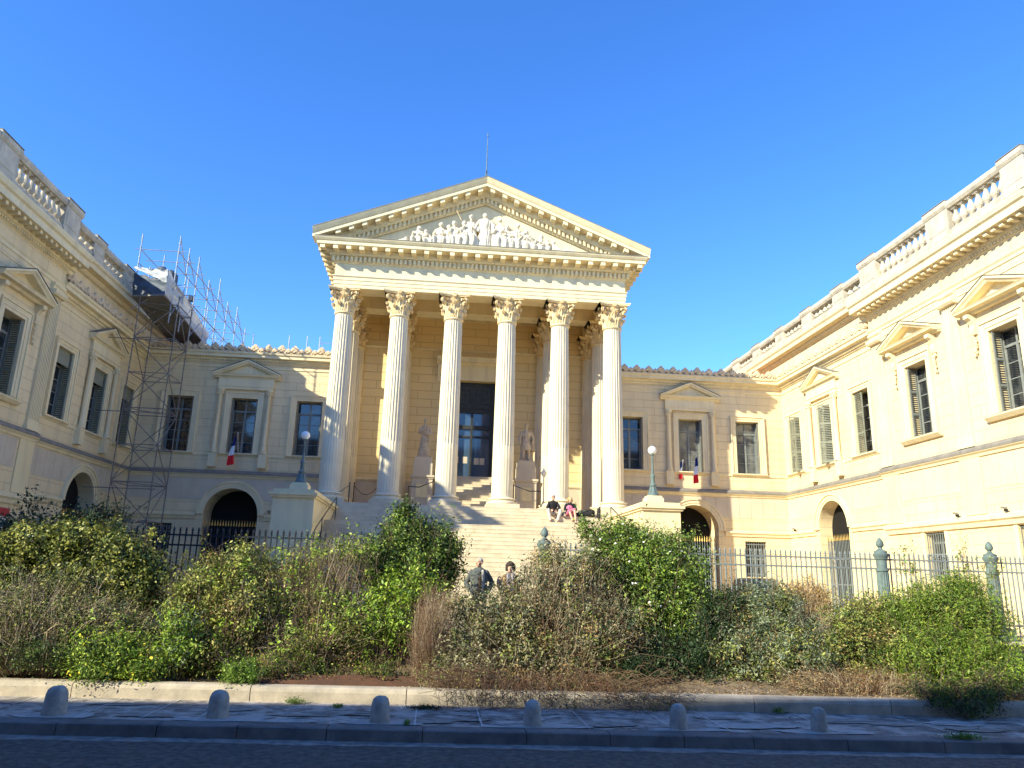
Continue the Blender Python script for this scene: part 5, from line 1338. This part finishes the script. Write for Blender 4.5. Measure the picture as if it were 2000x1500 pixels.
# ------------------------------------------------------------------ street buildings that shade the pavement (behind and left of the camera)
def street_building(x0, x1, y0, y1, h, label, axis):
    t = thing('apartment_building', label, 'building')
    b = MB(); b.box(x0, x1, y0, y1, 0, h-.5); b.build('wall', 'far_plaster', t)
    b = MB(); b.box(x0-.4, x1+.4, y0-.4, y1+.4, h-.5, h); b.build('roof', 'roof_tile', t)
    for st in range(4):
        z = 1.2+st*4.1
        if axis == 'x':
            for x in np.arange(x0+2, x1-2, 3.6): b = MB(); b.box(x, x+1.2, y1-.03, y1+.05, z, z+2.1); b.build('window', 'glass', t)
        else:
            for y in np.arange(y0+2, y1-2, 3.6): b = MB(); b.box(x1-.03, x1+.05, y, y+1.2, z, z+2.1); b.build('window', 'glass', t)
street_building(-58, 30, -20, -2.5, 15.95, 'plain plastered apartment block across the street, behind the viewer', 'x')
street_building(-52, -28, 4.6, 34, 18.6, 'plain plastered apartment block across the side street, left of the courthouse', 'y')

# ------------------------------------------------------------------ shrubs
YEL = [(0, (.13, .15, .03)), (.35, (.28, .29, .05)), (.75, (.44, .42, .085)), (1, (.56, .51, .15))]
OLI = [(0, (0.082, 0.127, 0.026)), (0.35, (0.215, 0.269, 0.059)), (0.7, (0.396, 0.412, 0.102)), (0.95, (0.593, 0.524, 0.191))]
GRN = [(0, (0.065, 0.115, 0.019)), (0.4, (0.149, 0.247, 0.041)), (0.75, (0.256, 0.379, 0.067)), (1, (0.513, 0.56, 0.134))]
LIM = [(0, (0.165, 0.281, 0.022)), (0.5, (0.362, 0.534, 0.055)), (1, (0.626, 0.701, 0.131))]
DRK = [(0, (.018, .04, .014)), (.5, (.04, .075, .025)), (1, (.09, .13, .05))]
GRY = [(0, (.11, .11, .055)), (.35, (.23, .215, .12)), (.7, (.38, .34, .20)), (1, (.60, .52, .34))]
SAG = [(0, (0.118, 0.158, 0.094)), (0.5, (0.278, 0.332, 0.215)), (1, (0.484, 0.518, 0.362))]
BRN = [(0, (0.229, 0.125, 0.047)), (0.5, (0.488, 0.293, 0.121)), (1, (0.762, 0.527, 0.228))]
FIN = [(0, (0.072, 0.132, 0.015)), (0.4, (0.174, 0.276, 0.03)), (0.8, (0.304, 0.408, 0.055)), (1, (0.522, 0.528, 0.09))]
PAR = [(0, (0.091, 0.168, 0.022)), (0.5, (0.201, 0.337, 0.044)), (1, (0.366, 0.505, 0.073))]
for nm, ramp in dict(YEL=YEL, OLI=OLI, GRN=GRN, LIM=LIM, DRK=DRK, GRY=GRY, SAG=SAG, BRN=BRN, FIN=FIN, PAR=PAR).items():
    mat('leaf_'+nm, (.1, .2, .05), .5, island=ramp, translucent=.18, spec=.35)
def leaves(rs, cen, nrm, size, asp, droop=.3):
    """pointed folded leaves : one quad pair each; returns verts, faces"""
    n = len(cen)
    nrm = nrm+rs.normal(0, .55, (n, 3)); nrm[:, 2] += .25; nrm /= np.linalg.norm(nrm, axis=1)[:, None]+1e-9
    d = rs.normal(0, 1, (n, 3)); d[:, 2] -= droop; d -= nrm*(d*nrm).sum(1)[:, None]; d /= np.linalg.norm(d, axis=1)[:, None]+1e-9
    s_ = np.cross(nrm, d); L = size*np.clip(rs.lognormal(-.08, .36, n), .4, 1.7)[:, None]; w_ = L*asp
    v = np.stack([cen-d*L*.5, cen-d*L*.05+s_*w_*.5+nrm*L*.06, cen+d*L*.5-nrm*L*.05, cen-d*L*.05-s_*w_*.5+nrm*L*.06], 1).reshape(-1, 3)
    i = np.arange(n)*4
    f = np.stack([i, i+1, i+2, i+3], 1)
    return v, f
def np_mesh(name, v, f):
    me = bpy.data.meshes.new(name); me.vertices.add(len(v)); me.vertices.foreach_set('co', v.astype(np.float32).ravel())
    k = f.shape[1]; me.loops.add(f.size); me.loops.foreach_set('vertex_index', f.astype(np.int32).ravel())
    me.polygons.add(len(f)); me.polygons.foreach_set('loop_start', (np.arange(len(f))*k).astype(np.int32)); me.polygons.foreach_set('loop_total', np.full(len(f), k, np.int32))
    me.update(calc_edges=True); return me
def twig_mesh(rs, roots, tips, r0, wob, sag=0., seg=6):
    """thin three-sided curved stems"""
    n = len(tips); t = np.linspace(0, 1, seg+1)
    P = roots[:, None, :]*(1-t)[None, :, None]+tips[:, None, :]*t[None, :, None]
    L = np.linalg.norm(tips-roots, axis=1)
    o = rs.normal(0, 1, (n, 3))*(L*wob)[:, None]; o2 = rs.normal(0, 1, (n, 3))*(L*wob*.5)[:, None]
    P += o[:, None, :]*np.sin(np.pi*t)[None, :, None]+o2[:, None, :]*np.sin(2*np.pi*t)[None, :, None]
    P[:, :, 2] += (L*.15-sag)[:, None]*np.sin(np.pi*t)[None, :]
    d = tips-roots; d /= np.linalg.norm(d, axis=1)[:, None]+1e-9
    a = np.cross(d, np.array([.3, .5, .8])); a /= np.linalg.norm(a, axis=1)[:, None]+1e-9; b_ = np.cross(d, a)
    rr = (r0*rs.uniform(.6, 1.3, n))[:, None]*(1-.75*t)[None, :]
    rings = []
    for k in range(3):
        an = 2*np.pi*k/3; rings.append(P+(a*np.cos(an)+b_*np.sin(an))[:, None, :]*rr[:, :, None])
    v = np.stack(rings, 2).reshape(-1, 3)
    base = (np.arange(n)*(seg+1)*3)[:, None, None]; j = (np.arange(seg)*3)[None, :, None]; k = np.arange(3)[None, None, :]; k2 = (k+1) % 3
    f = np.stack([base+j+k, base+j+k2, base+j+3+k2, base+j+3+k], -1).reshape(-1, 4)
    return v, f
def shrub(kind, label, blobs, fol, tw=None, seed=1, cat='shrub', flowers=None, rootw=.5, clump=.10, fill=.35, hang=False, shoots=None, shl=1.):
    """blobs: (px, py, rx_px, ry_px, Y, depth_m); fol: list of (ramp, n, size, aspect); tw: (mat, n, r, wobble, overshoot)"""
    rs = np.random.RandomState(seed); t = thing(kind, label, cat, 'shrubs in the planted bed')
    cs = []; rds = []
    for (px, py, rx, ry, Y, dp) in blobs:
        c = at(px, py, 'Y', Y); k = np.linalg.norm(c-CAMP)/FPX; cs.append(c); rds.append((rx*k, dp, ry*k))
    cs = np.array(cs); rds = np.array(rds); wts = (rds[:, 0]*rds[:, 2]*rds[:, 1])**.67; wts /= wts.sum()
    def sample(n, lo=.25):
        out = np.empty((0, 3)); nn = np.empty((0, 3))
        while len(out) < n:
            i = rs.choice(len(cs), n, p=wts); u = rs.normal(0, 1, (n, 3)); u /= np.linalg.norm(u, axis=1)[:, None]
            r = rs.uniform(lo**2, 1, n)**.5; 
            lump = .93+.20*np.sin(u[:, 0]*7+cs[i, 0]*3+seed)*np.cos(u[:, 2]*6+seed)+.14*np.sin(u[:, 0]*17+u[:, 2]*13+seed)
            p = cs[i]+u*rds[i]*(r*lump)[:, None]
            g = .40+.55*np.clip((p[:, 1]-(13.9-.058*p[:, 0]))/3.2, 0, 1)**1.3
            ok = p[:, 2] > g+.01; ok &= (p[:, 1] > 13.75-.058*p[:, 0]) | (p[:, 2] > .43) | (hang & (p[:, 1] < 13.6-.058*p[:, 0]) & (p[:, 2] > .19))
            ok |= hang & (p[:, 1] < 13.6-.058*p[:, 0]) & (p[:, 2] > .19)
            out = np.vstack([out, p[ok]]); nn = np.vstack([nn, u[ok]])
        return out[:n], nn[:n]
    x0 = cs[:, 0].mean(); zb = .45+.5*np.clip((cs[:, 1].mean()-14.2)/3, 0, 1)
    rootc = lambda tips: np.stack([x0+(tips[:, 0]-x0)*rootw+rs.normal(0, .08, len(tips)), np.maximum(cs[:, 1].mean()+(tips[:, 1]-cs[:, 1].mean())*rootw, 14.05-.058*tips[:, 0]), np.full(len(tips), zb-.1)], 1)
    if tw:
        for (m_, n, r, wob, over) in tw:
            tips, nn = sample(n, .5); tips = tips+nn*over*rs.uniform(0, 1, n)[:, None]; tips[:, 2] = np.maximum(tips[:, 2], np.where(hang & (tips[:, 1] < 13.6-.058*tips[:, 0]), .2, .46))
            v, f = twig_mesh(rs, rootc(tips), tips, r, wob)
            # side twigs
            t2 = tips+rs.normal(0, .16, tips.shape); t2[:, 2] = np.maximum(t2[:, 2], .46); mid = tips*.72+rootc(tips)*.28+rs.normal(0, .04, tips.shape)
            v2, f2 = twig_mesh(rs, mid, t2, r*.5, wob, 0, 4); f2 = f2+len(v); v = np.vstack([v, v2]); f = np.vstack([f, f2])
            me = np_mesh('stems', v, f); me.materials.append(MATS[m_]); link('stems', me, t)
    for (ramp, n, size, asp) in fol:
        nc = max(12, int(n/42)); cl, nn = sample(nc, fill); k = np.repeat(np.arange(nc), int(n/nc)+1)[:n]
        sg = clump*rs.uniform(.5, 1.4, nc)
        p = cl[k]+rs.normal(0, 1, (n, 3))*sg[k][:, None]; 
        g = .40+.55*np.clip((p[:, 1]-(13.9-.058*p[:, 0]))/3.2, 0, 1)**1.3
        p[:, 2] = np.maximum(p[:, 2], np.where(p[:, 1] > 13.9-.058*p[:, 0], g*.9, .2))
        v, f = leaves(rs, p, nn[k]*.6+rs.normal(0, .2, (n, 3)), size, asp)
        me = np_mesh('foliage', v, f); me.materials.append(MATS['leaf_'+ramp]); link('foliage', me, t)
    ns = shoots if shoots is not None else int(16+len(blobs)*9)
    if ns and tw:                                       # leafy shoots that break the outline
        p0, nn = sample(ns*6, .85); sel = nn[:, 2] > -.1; p0 = p0[sel][:ns]; nn = nn[sel][:ns]; ns = len(p0)
        d = nn*.7+rs.normal(0, .35, nn.shape)+np.array([0, 0, .75]); d /= np.linalg.norm(d, axis=1)[:, None]
        Ls = rs.uniform(.12, .48, ns)*shl; tips = p0+d*Ls[:, None]; rt = p0-d*Ls[:, None]*.9
        v, f = twig_mesh(rs, rt, tips, .005, .06); me = np_mesh('shoots', v, f); me.materials.append(MATS[tw[0][0]]); link('shoots', me, t)
        q = 13; k = np.repeat(np.arange(ns), q); tt = rs.uniform(-.3, 1.0, ns*q)
        pp = p0[k]+d[k]*(Ls[k]*tt)[:, None]+rs.normal(0, .028, (ns*q, 3))
        v, f = leaves(rs, pp, nn[k], fol[0][2]*1.05, fol[0][3]); me = np_mesh('shoot_leaves', v, f); me.materials.append(MATS['leaf_'+fol[0][0]]); link('shoot_leaves', me, t)
    if flowers:
        m_, n, size, bl = flowers; p, nn = sample(n, .9)
        v, f = leaves(rs, p+nn*.03, nn*2, size, 1.0); me = np_mesh('blossoms', v, f); me.materials.append(MATS[m_]); link('blossoms', me, t)
    return t
shrub('shrub', 'yellow-leaved shrub, tallest of the mounds at the left end of the bed', [(190, 1090, 110, 62, 15.9, .75), (240, 1130, 80, 58, 15.8, .7), (95, 1075, 85, 45, 16., .7), (270, 1165, 50, 50, 15.7, .5), (30, 1095, 60, 50, 16., .6)],
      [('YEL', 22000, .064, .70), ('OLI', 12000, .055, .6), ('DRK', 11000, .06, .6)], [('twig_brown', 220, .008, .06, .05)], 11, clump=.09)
shrub('shrub', 'dark green loose shrub rising in front of the left fence, behind the yellow one', [(90, 1024, 90, 18, 17.6, .5), (175, 1018, 50, 20, 17.6, .5), (10, 1030, 50, 16, 17.6, .5), (60, 985, 12, 22, 17.6, .15), (215, 1022, 30, 26, 17.6, .4)],
      [('DRK', 3800, .065, .5), ('SAG', 500, .06, .5)], [('twig_brown', 90, .009, .06, .25)], 12, clump=.13)
shrub('bare_shrub', 'tangled half-bare shrub with pale arching twigs at the left edge', [(60, 1195, 150, 75, 14.9, .7), (200, 1225, 120, 52, 14.8, .55), (-20, 1230, 90, 70, 14.6, .5)],
      [('OLI', 15000, .045, .45), ('GRY', 10000, .042, .4), ('DRK', 4000, .05, .5)], [('twig_pale', 620, .008, .17, .12), ('twig_brown', 300, .006, .14, .1)], 13, clump=.12, rootw=.35)
shrub('ground_shrub', 'low deep green patch at the foot of the half-bare shrub', [(110, 1275, 130, 24, 14.35, .35)], [('DRK', 5000, .04, .4), ('GRN', 3500, .035, .4)], [('twig_brown', 60, .004, .1, .05)], 14)
shrub('shrub', 'low bright green mound with yellow blossom tips beside the curb', [(235, 1290, 85, 38, 14.3, .42), (200, 1255, 60, 40, 14.6, .4), (285, 1300, 45, 30, 14.25, .3), (180, 1310, 35, 22, 14.15, .25)],
      [('LIM', 6000, .055, .35), ('GRN', 7000, .05, .38)], [('twig_brown', 60, .005, .1, .03)], 15, flowers=('flower_yellow', 220, .04, 0), clump=.08)
shrub('shrub', 'olive and yellow-green shrub in front of the left archway', [(405, 1140, 60, 50, 15.7, .6), (480, 1112, 60, 40, 15.8, .55), (380, 1200, 60, 70, 15.3, .55), (480, 1200, 80, 80, 15.3, .6), (400, 1280, 70, 50, 14.8, .45)],
      [('YEL', 8000, .058, .6), ('OLI', 15000, .052, .55), ('LIM', 2200, .065, .55), ('DRK', 6000, .05, .5), ('BRN', 3000, .045, .4)], [('twig_brown', 750, .007, .10, .08), ('twig_pale', 200, .005, .12, .1)], 16, clump=.10)
shrub('shrub', 'small upright lime green plant growing between two brown shrubs', [(350, 1230, 26, 32, 14.5, .2), (345, 1265, 30, 26, 14.4, .2)], [('LIM', 1500, .07, .35), ('SAG', 900, .05, .4)], [('twig_brown', 25, .004, .08, .02)], 17)
shrub('shrub', 'tall see-through twiggy shrub with light green tips in front of the left pier', [(625, 1090, 66, 36, 15.9, .5), (690, 1080, 50, 38, 15.9, .45), (565, 1120, 50, 42, 15.8, .45), (600, 1180, 90, 75, 15.5, .55), (680, 1230, 80, 65, 15.2, .5), (580, 1270, 70, 45, 14.8, .4)],
      [('LIM', 3800, .065, .5), ('OLI', 6500, .045, .45), ('FIN', 2500, .05, .5), ('DRK', 2500, .045, .5), ('BRN', 2500, .04, .4)], [('twig_brown', 900, .007, .09, .12), ('twig_pale', 380, .006, .11, .14)], 18, clump=.11, rootw=.4, fill=.2)
shrub('shrub', 'tall glossy dark green shrub left of the gateway where the two people stand', [(785, 1040, 42, 48, 16.6, .45), (840, 1060, 48, 48, 16.6, .5), (800, 1105, 75, 60, 16.5, .65), (740, 1110, 50, 60, 16.4, .5), (865, 1115, 32, 50, 16.6, .4), (790, 1005, 16, 26, 16.6, .2), (880, 1070, 26, 26, 16.6, .25)],
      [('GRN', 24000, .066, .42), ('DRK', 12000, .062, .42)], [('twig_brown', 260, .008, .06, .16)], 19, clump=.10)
shrub('shrub', 'lime green sprawling shrub low before the dark green one', [(760, 1165, 60, 45, 15.6, .4), (720, 1215, 60, 40, 15.3, .4), (820, 1140, 40, 40, 15.8, .35), (770, 1230, 45, 30, 15.1, .3)],
      [('LIM', 6500, .065, .45), ('GRN', 4500, .055, .45)], [('twig_brown', 110, .006, .1, .06)], 20, clump=.10)
shrub('ground_shrub', 'rounded feathery green herb clump standing at the curb', [(475, 1315, 42, 24, 14.15, .28)], [('PAR', 5200, .03, .5)], [('twig_brown', 25, .003, .1, .02)], 21, clump=.05)
shrub('ground_shrub', 'sparse green tufts and leaf litter beside the rusty edging strip', [(640, 1318, 110, 12, 14.8, .35), (740, 1312, 60, 12, 14.7, .25), (540, 1300, 60, 20, 14.7, .3)], [('FIN', 2600, .04, .3), ('DRK', 2600, .04, .4), ('BRN', 1800, .035, .4)], [('twig_brown', 150, .004, .2, .1)], 22, clump=.09)
shrub('dry_grass', 'feathery russet dead grass tuft at the left side of the big grey shrub', [(825, 1245, 30, 60, 14.5, .25), (850, 1190, 35, 45, 14.8, .3)], [('BRN', 1600, .025, .2)], [('twig_red', 420, .0035, .06, .1), ('twig_pale', 380, .003, .06, .12)], 23, rootw=.3)
shrub('shrub', 'huge grey-olive twiggy shrub spilling over the curb below the gateway', [(960, 1210, 120, 60, 15.2, .75), (1080, 1165, 95, 75, 15.5, .8), (1040, 1250, 150, 75, 14.9, .7), (1150, 1130, 70, 60, 15.8, .6), (900, 1270, 75, 60, 14.7, .5), (1180, 1240, 90, 75, 14.9, .6), (1075, 1095, 38, 38, 16.0, .35), (1000, 1300, 160, 36, 14.4, .5)],
      [('GRY', 25000, .056, .42), ('OLI', 9000, .055, .5), ('DRK', 12000, .055, .5), ('BRN', 7000, .05, .4)], [('twig_brown', 700, .006, .12, .10), ('twig_pale', 650, .006, .15, .12), ('twig_red', 600, .006, .14, .08)], 24, clump=.11, rootw=.45)
shrub('bare_shrub', 'mat of bare brown twigs hanging over the curb under the grey shrub', [(1000, 1335, 180, 22, 13.95, .38), (1130, 1345, 120, 18, 13.85, .35), (870, 1325, 70, 16, 14.0, .25), (960, 1362, 110, 14, 13.4, .18), (1130, 1370, 130, 14, 13.35, .18), (1300, 1372, 80, 12, 13.3, .16)],
      [('OLI', 1800, .03, .4), ('BRN', 1500, .03, .4)], [('twig_red', 500, .006, .18, .12), ('twig_brown', 450, .006, .18, .14)], 25, rootw=.6, hang=True)
shrub('shrub', 'tall rounded bright green shrub dotted with white flowers before the right pier', [(1240, 1090, 90, 60, 16.4, .8), (1310, 1120, 75, 75, 16.3, .8), (1180, 1110, 60, 50, 16.3, .6), (1260, 1180, 110, 80, 16.1, .8), (1340, 1200, 55, 70, 16.0, .6), (1175, 1050, 26, 34, 16.4, .3), (1140, 1035, 14, 24, 16.4, .2), (1225, 1040, 50, 22, 16.4, .35)],
      [('GRN', 50000, .058, .45), ('LIM', 11000, .06, .45), ('DRK', 6000, .05, .45)], [('twig_brown', 320, .007, .08, .14)], 26, flowers=('flower_white', 230, .055, 0), clump=.10)
shrub('shrub', 'dense shrub, leaves coloured near-black for shade, right of the flowering one', [(1390, 1225, 70, 65, 15.6, .55), (1340, 1290, 110, 55, 15.0, .55), (1430, 1190, 50, 45, 15.9, .45), (1240, 1320, 80, 36, 14.6, .4)],
      [('DRK', 28000, .052, .45)], [('twig_brown', 200, .006, .1, .08)], 27, clump=.10)  # shade of this hollow is put into the dark leaf colour
shrub('shrub', 'grey-green sage shrub with yellow shoots in front of the dark parked car', [(1500, 1180, 65, 42, 15.9, .5), (1520, 1240, 90, 60, 15.4, .6), (1450, 1290, 80, 55, 14.9, .5), (1560, 1290, 85, 50, 14.7, .5)],
      [('SAG', 24000, .048, .4), ('OLI', 12000, .05, .45), ('DRK', 5000, .05, .45), ('YEL', 1200, .055, .5), ('BRN', 2500, .045, .4)], [('twig_brown', 350, .006, .1, .08), ('twig_red', 180, .005, .12, .08)], 28, clump=.09)
shrub('dry_grass', 'straw-orange dead plume of grass above the sage shrub', [(1580, 1165, 34, 32, 16.0, .3), (1600, 1190, 26, 36, 15.9, .3), (1545, 1160, 26, 22, 16.0, .25)], [('BRN', 9000, .05, .22)], [('twig_pale', 320, .004, .07, .25)], 29, rootw=.5, clump=.06)
shrub('shrub', 'mixed yellow-green bush before the fluted fence pillar', [(1680, 1215, 65, 45, 15.6, .5), (1730, 1200, 50, 38, 15.7, .45), (1660, 1275, 80, 60, 15.0, .55), (1740, 1280, 60, 60, 14.9, .5)],
      [('OLI', 14000, .05, .5), ('YEL', 4000, .052, .5), ('BRN', 3000, .045, .4), ('GRN', 7000, .05, .45), ('DRK', 4000, .05, .45)], [('twig_brown', 320, .006, .1, .08), ('twig_red', 160, .005, .12, .08)], 30, clump=.09)
shrub('bare_shrub', 'dry fallen stems and straw beneath the yellow-green bush', [(1620, 1335, 110, 20, 14.2, .35), (1720, 1340, 90, 20, 14.1, .3)], [('BRN', 3200, .035, .25), ('GRY', 1500, .03, .4)], [('twig_red', 350, .005, .2, .1), ('twig_pale', 350, .005, .2, .1)], 31, rootw=.6)
shrub('shrub', 'broad fine-leaved green shrub at the right end of the bed', [(1850, 1195, 105, 55, 15.0, .7), (1790, 1215, 60, 50, 15.1, .6), (1900, 1240, 85, 70, 14.6, .65), (1830, 1290, 90, 60, 14.3, .55), (1920, 1310, 60, 50, 13.9, .5), (1880, 1150, 40, 22, 15.1, .4)],
      [('FIN', 46000, .062, .24), ('GRN', 16000, .06, .25), ('YEL', 1400, .05, .45)], [('twig_brown', 300, .006, .08, .12)], 32, clump=.09)
shrub('ground_shrub', 'dark trailing branches drooping over the curb at the right', [(1905, 1365, 50, 28, 13.15, .25), (1820, 1350, 55, 16, 13.3, .25), (1950, 1340, 40, 26, 13.3, .25), (1895, 1388, 26, 16, 12.95, .15), (1840, 1368, 24, 12, 13.05, .12), (1930, 1372, 24, 18, 12.9, .15)], [('DRK', 3000, .05, .25), ('FIN', 3200, .05, .22)], [('twig_brown', 160, .005, .15, .08)], 33, clump=.07, hang=True)
shrub('ground_shrub', 'bright green leafy plant cut by the right edge of the photo', [(1990, 1315, 40, 24, 13.6, .3), (2030, 1290, 40, 40, 13.7, .3)], [('LIM', 2200, .06, .25), ('GRN', 1500, .055, .3)], [('twig_brown', 30, .004, .1, .04)], 34, clump=.07)
shrub('climbing_stem', 'thin leafy shoots twining up the fence behind the fine-leaved shrub', [(1775, 1120, 22, 50, 17.2, .15), (1885, 1110, 18, 50, 17.2, .15), (1940, 1130, 14, 40, 17.2, .12)], [('GRN', 420, .045, .5), ('OLI', 300, .04, .5)], [('twig_brown', 40, .005, .08, .05)], 35, clump=.04, rootw=.8)
# weeds in the pavement joints
WEED = [((575, 1370), 20, 8, 'at the curb foot between the second and third bollards'), ((830, 1382), 36, 4, 'at the curb foot right of the third bollard'), ((1520, 1388), 12, 6, 'beside the sixth bollard'), ((1880, 1440), 34, 6, 'on the pavement edge far right'), ((795, 1412), 6, 5, 'small one right of the third bollard'), ((660, 1379), 12, 3, 'thin one at the curb foot left of the third bollard')]
for i, ((px, py), w_, h_, lab) in enumerate(WEED):
    c = at(px, py+h_*.5, 'Z', .175); k = np.linalg.norm(c-CAMP)/FPX; rs = np.random.RandomState(60+i); n = int(w_*26)
    t = thing('weed_tuft', 'green weed tuft growing %s' % lab, 'weed', 'weeds in the pavement')
    p = np.stack([c[0]+rs.normal(0, w_*k*.42, n), c[1]+rs.normal(0, .05, n), .18+np.abs(rs.normal(0, h_*k*.6, n))], 1)
    v, f = leaves(rs, p, rs.normal(0, 1, (n, 3)), .035, .25, -1.2); me = np_mesh('foliage', v, f); me.materials.append(MATS['leaf_PAR' if i != 1 else 'leaf_DRK']); link('foliage', me, t)
# fallen leaves in the bed
rs = np.random.RandomState(5); n = 9000; x = rs.uniform(-9.5, 9.5, n); y = 13.9-.058*x+np.abs(rs.normal(0, 1.2, n))
z = np.array([soilz(a, c) for a, c in zip(x, y)])+.015
v, f = leaves(rs, np.stack([x, y, z], 1), np.tile([0, 0, 3.], (n, 1)), .045, .5); me = np_mesh('leaf_litter', v, f); me.materials.append(MATS['leaf_BRN'])
tag(link('leaf_litter', me), 'fallen brown leaves and straw scattered over the soil of the bed', 'leaf litter', kind='stuff')

# ------------------------------------------------------------------ put every thing's origin at its base
dg = bpy.context.evaluated_depsgraph_get(); dg.update()
def leafs(o):
    r = [o] if o.type == 'MESH' else []
    for c in o.children: r += leafs(c)
    return r
for o in [q for q in bpy.data.objects if q.parent is None and q.type in ('EMPTY', 'MESH') and q.get('label')]:
    ms = leafs(o)
    if not ms: continue
    pts = [q.matrix_world @ Vector(c) for q in ms for c in q.bound_box]
    B = Vector(((min(p.x for p in pts)+max(p.x for p in pts))/2, (min(p.y for p in pts)+max(p.y for p in pts))/2, min(p.z for p in pts)))
    if o.type == 'MESH': o.data.transform(Matrix.Translation(-B))
    o.location = B
    for c in o.children: c.location = Vector(c.location)-B
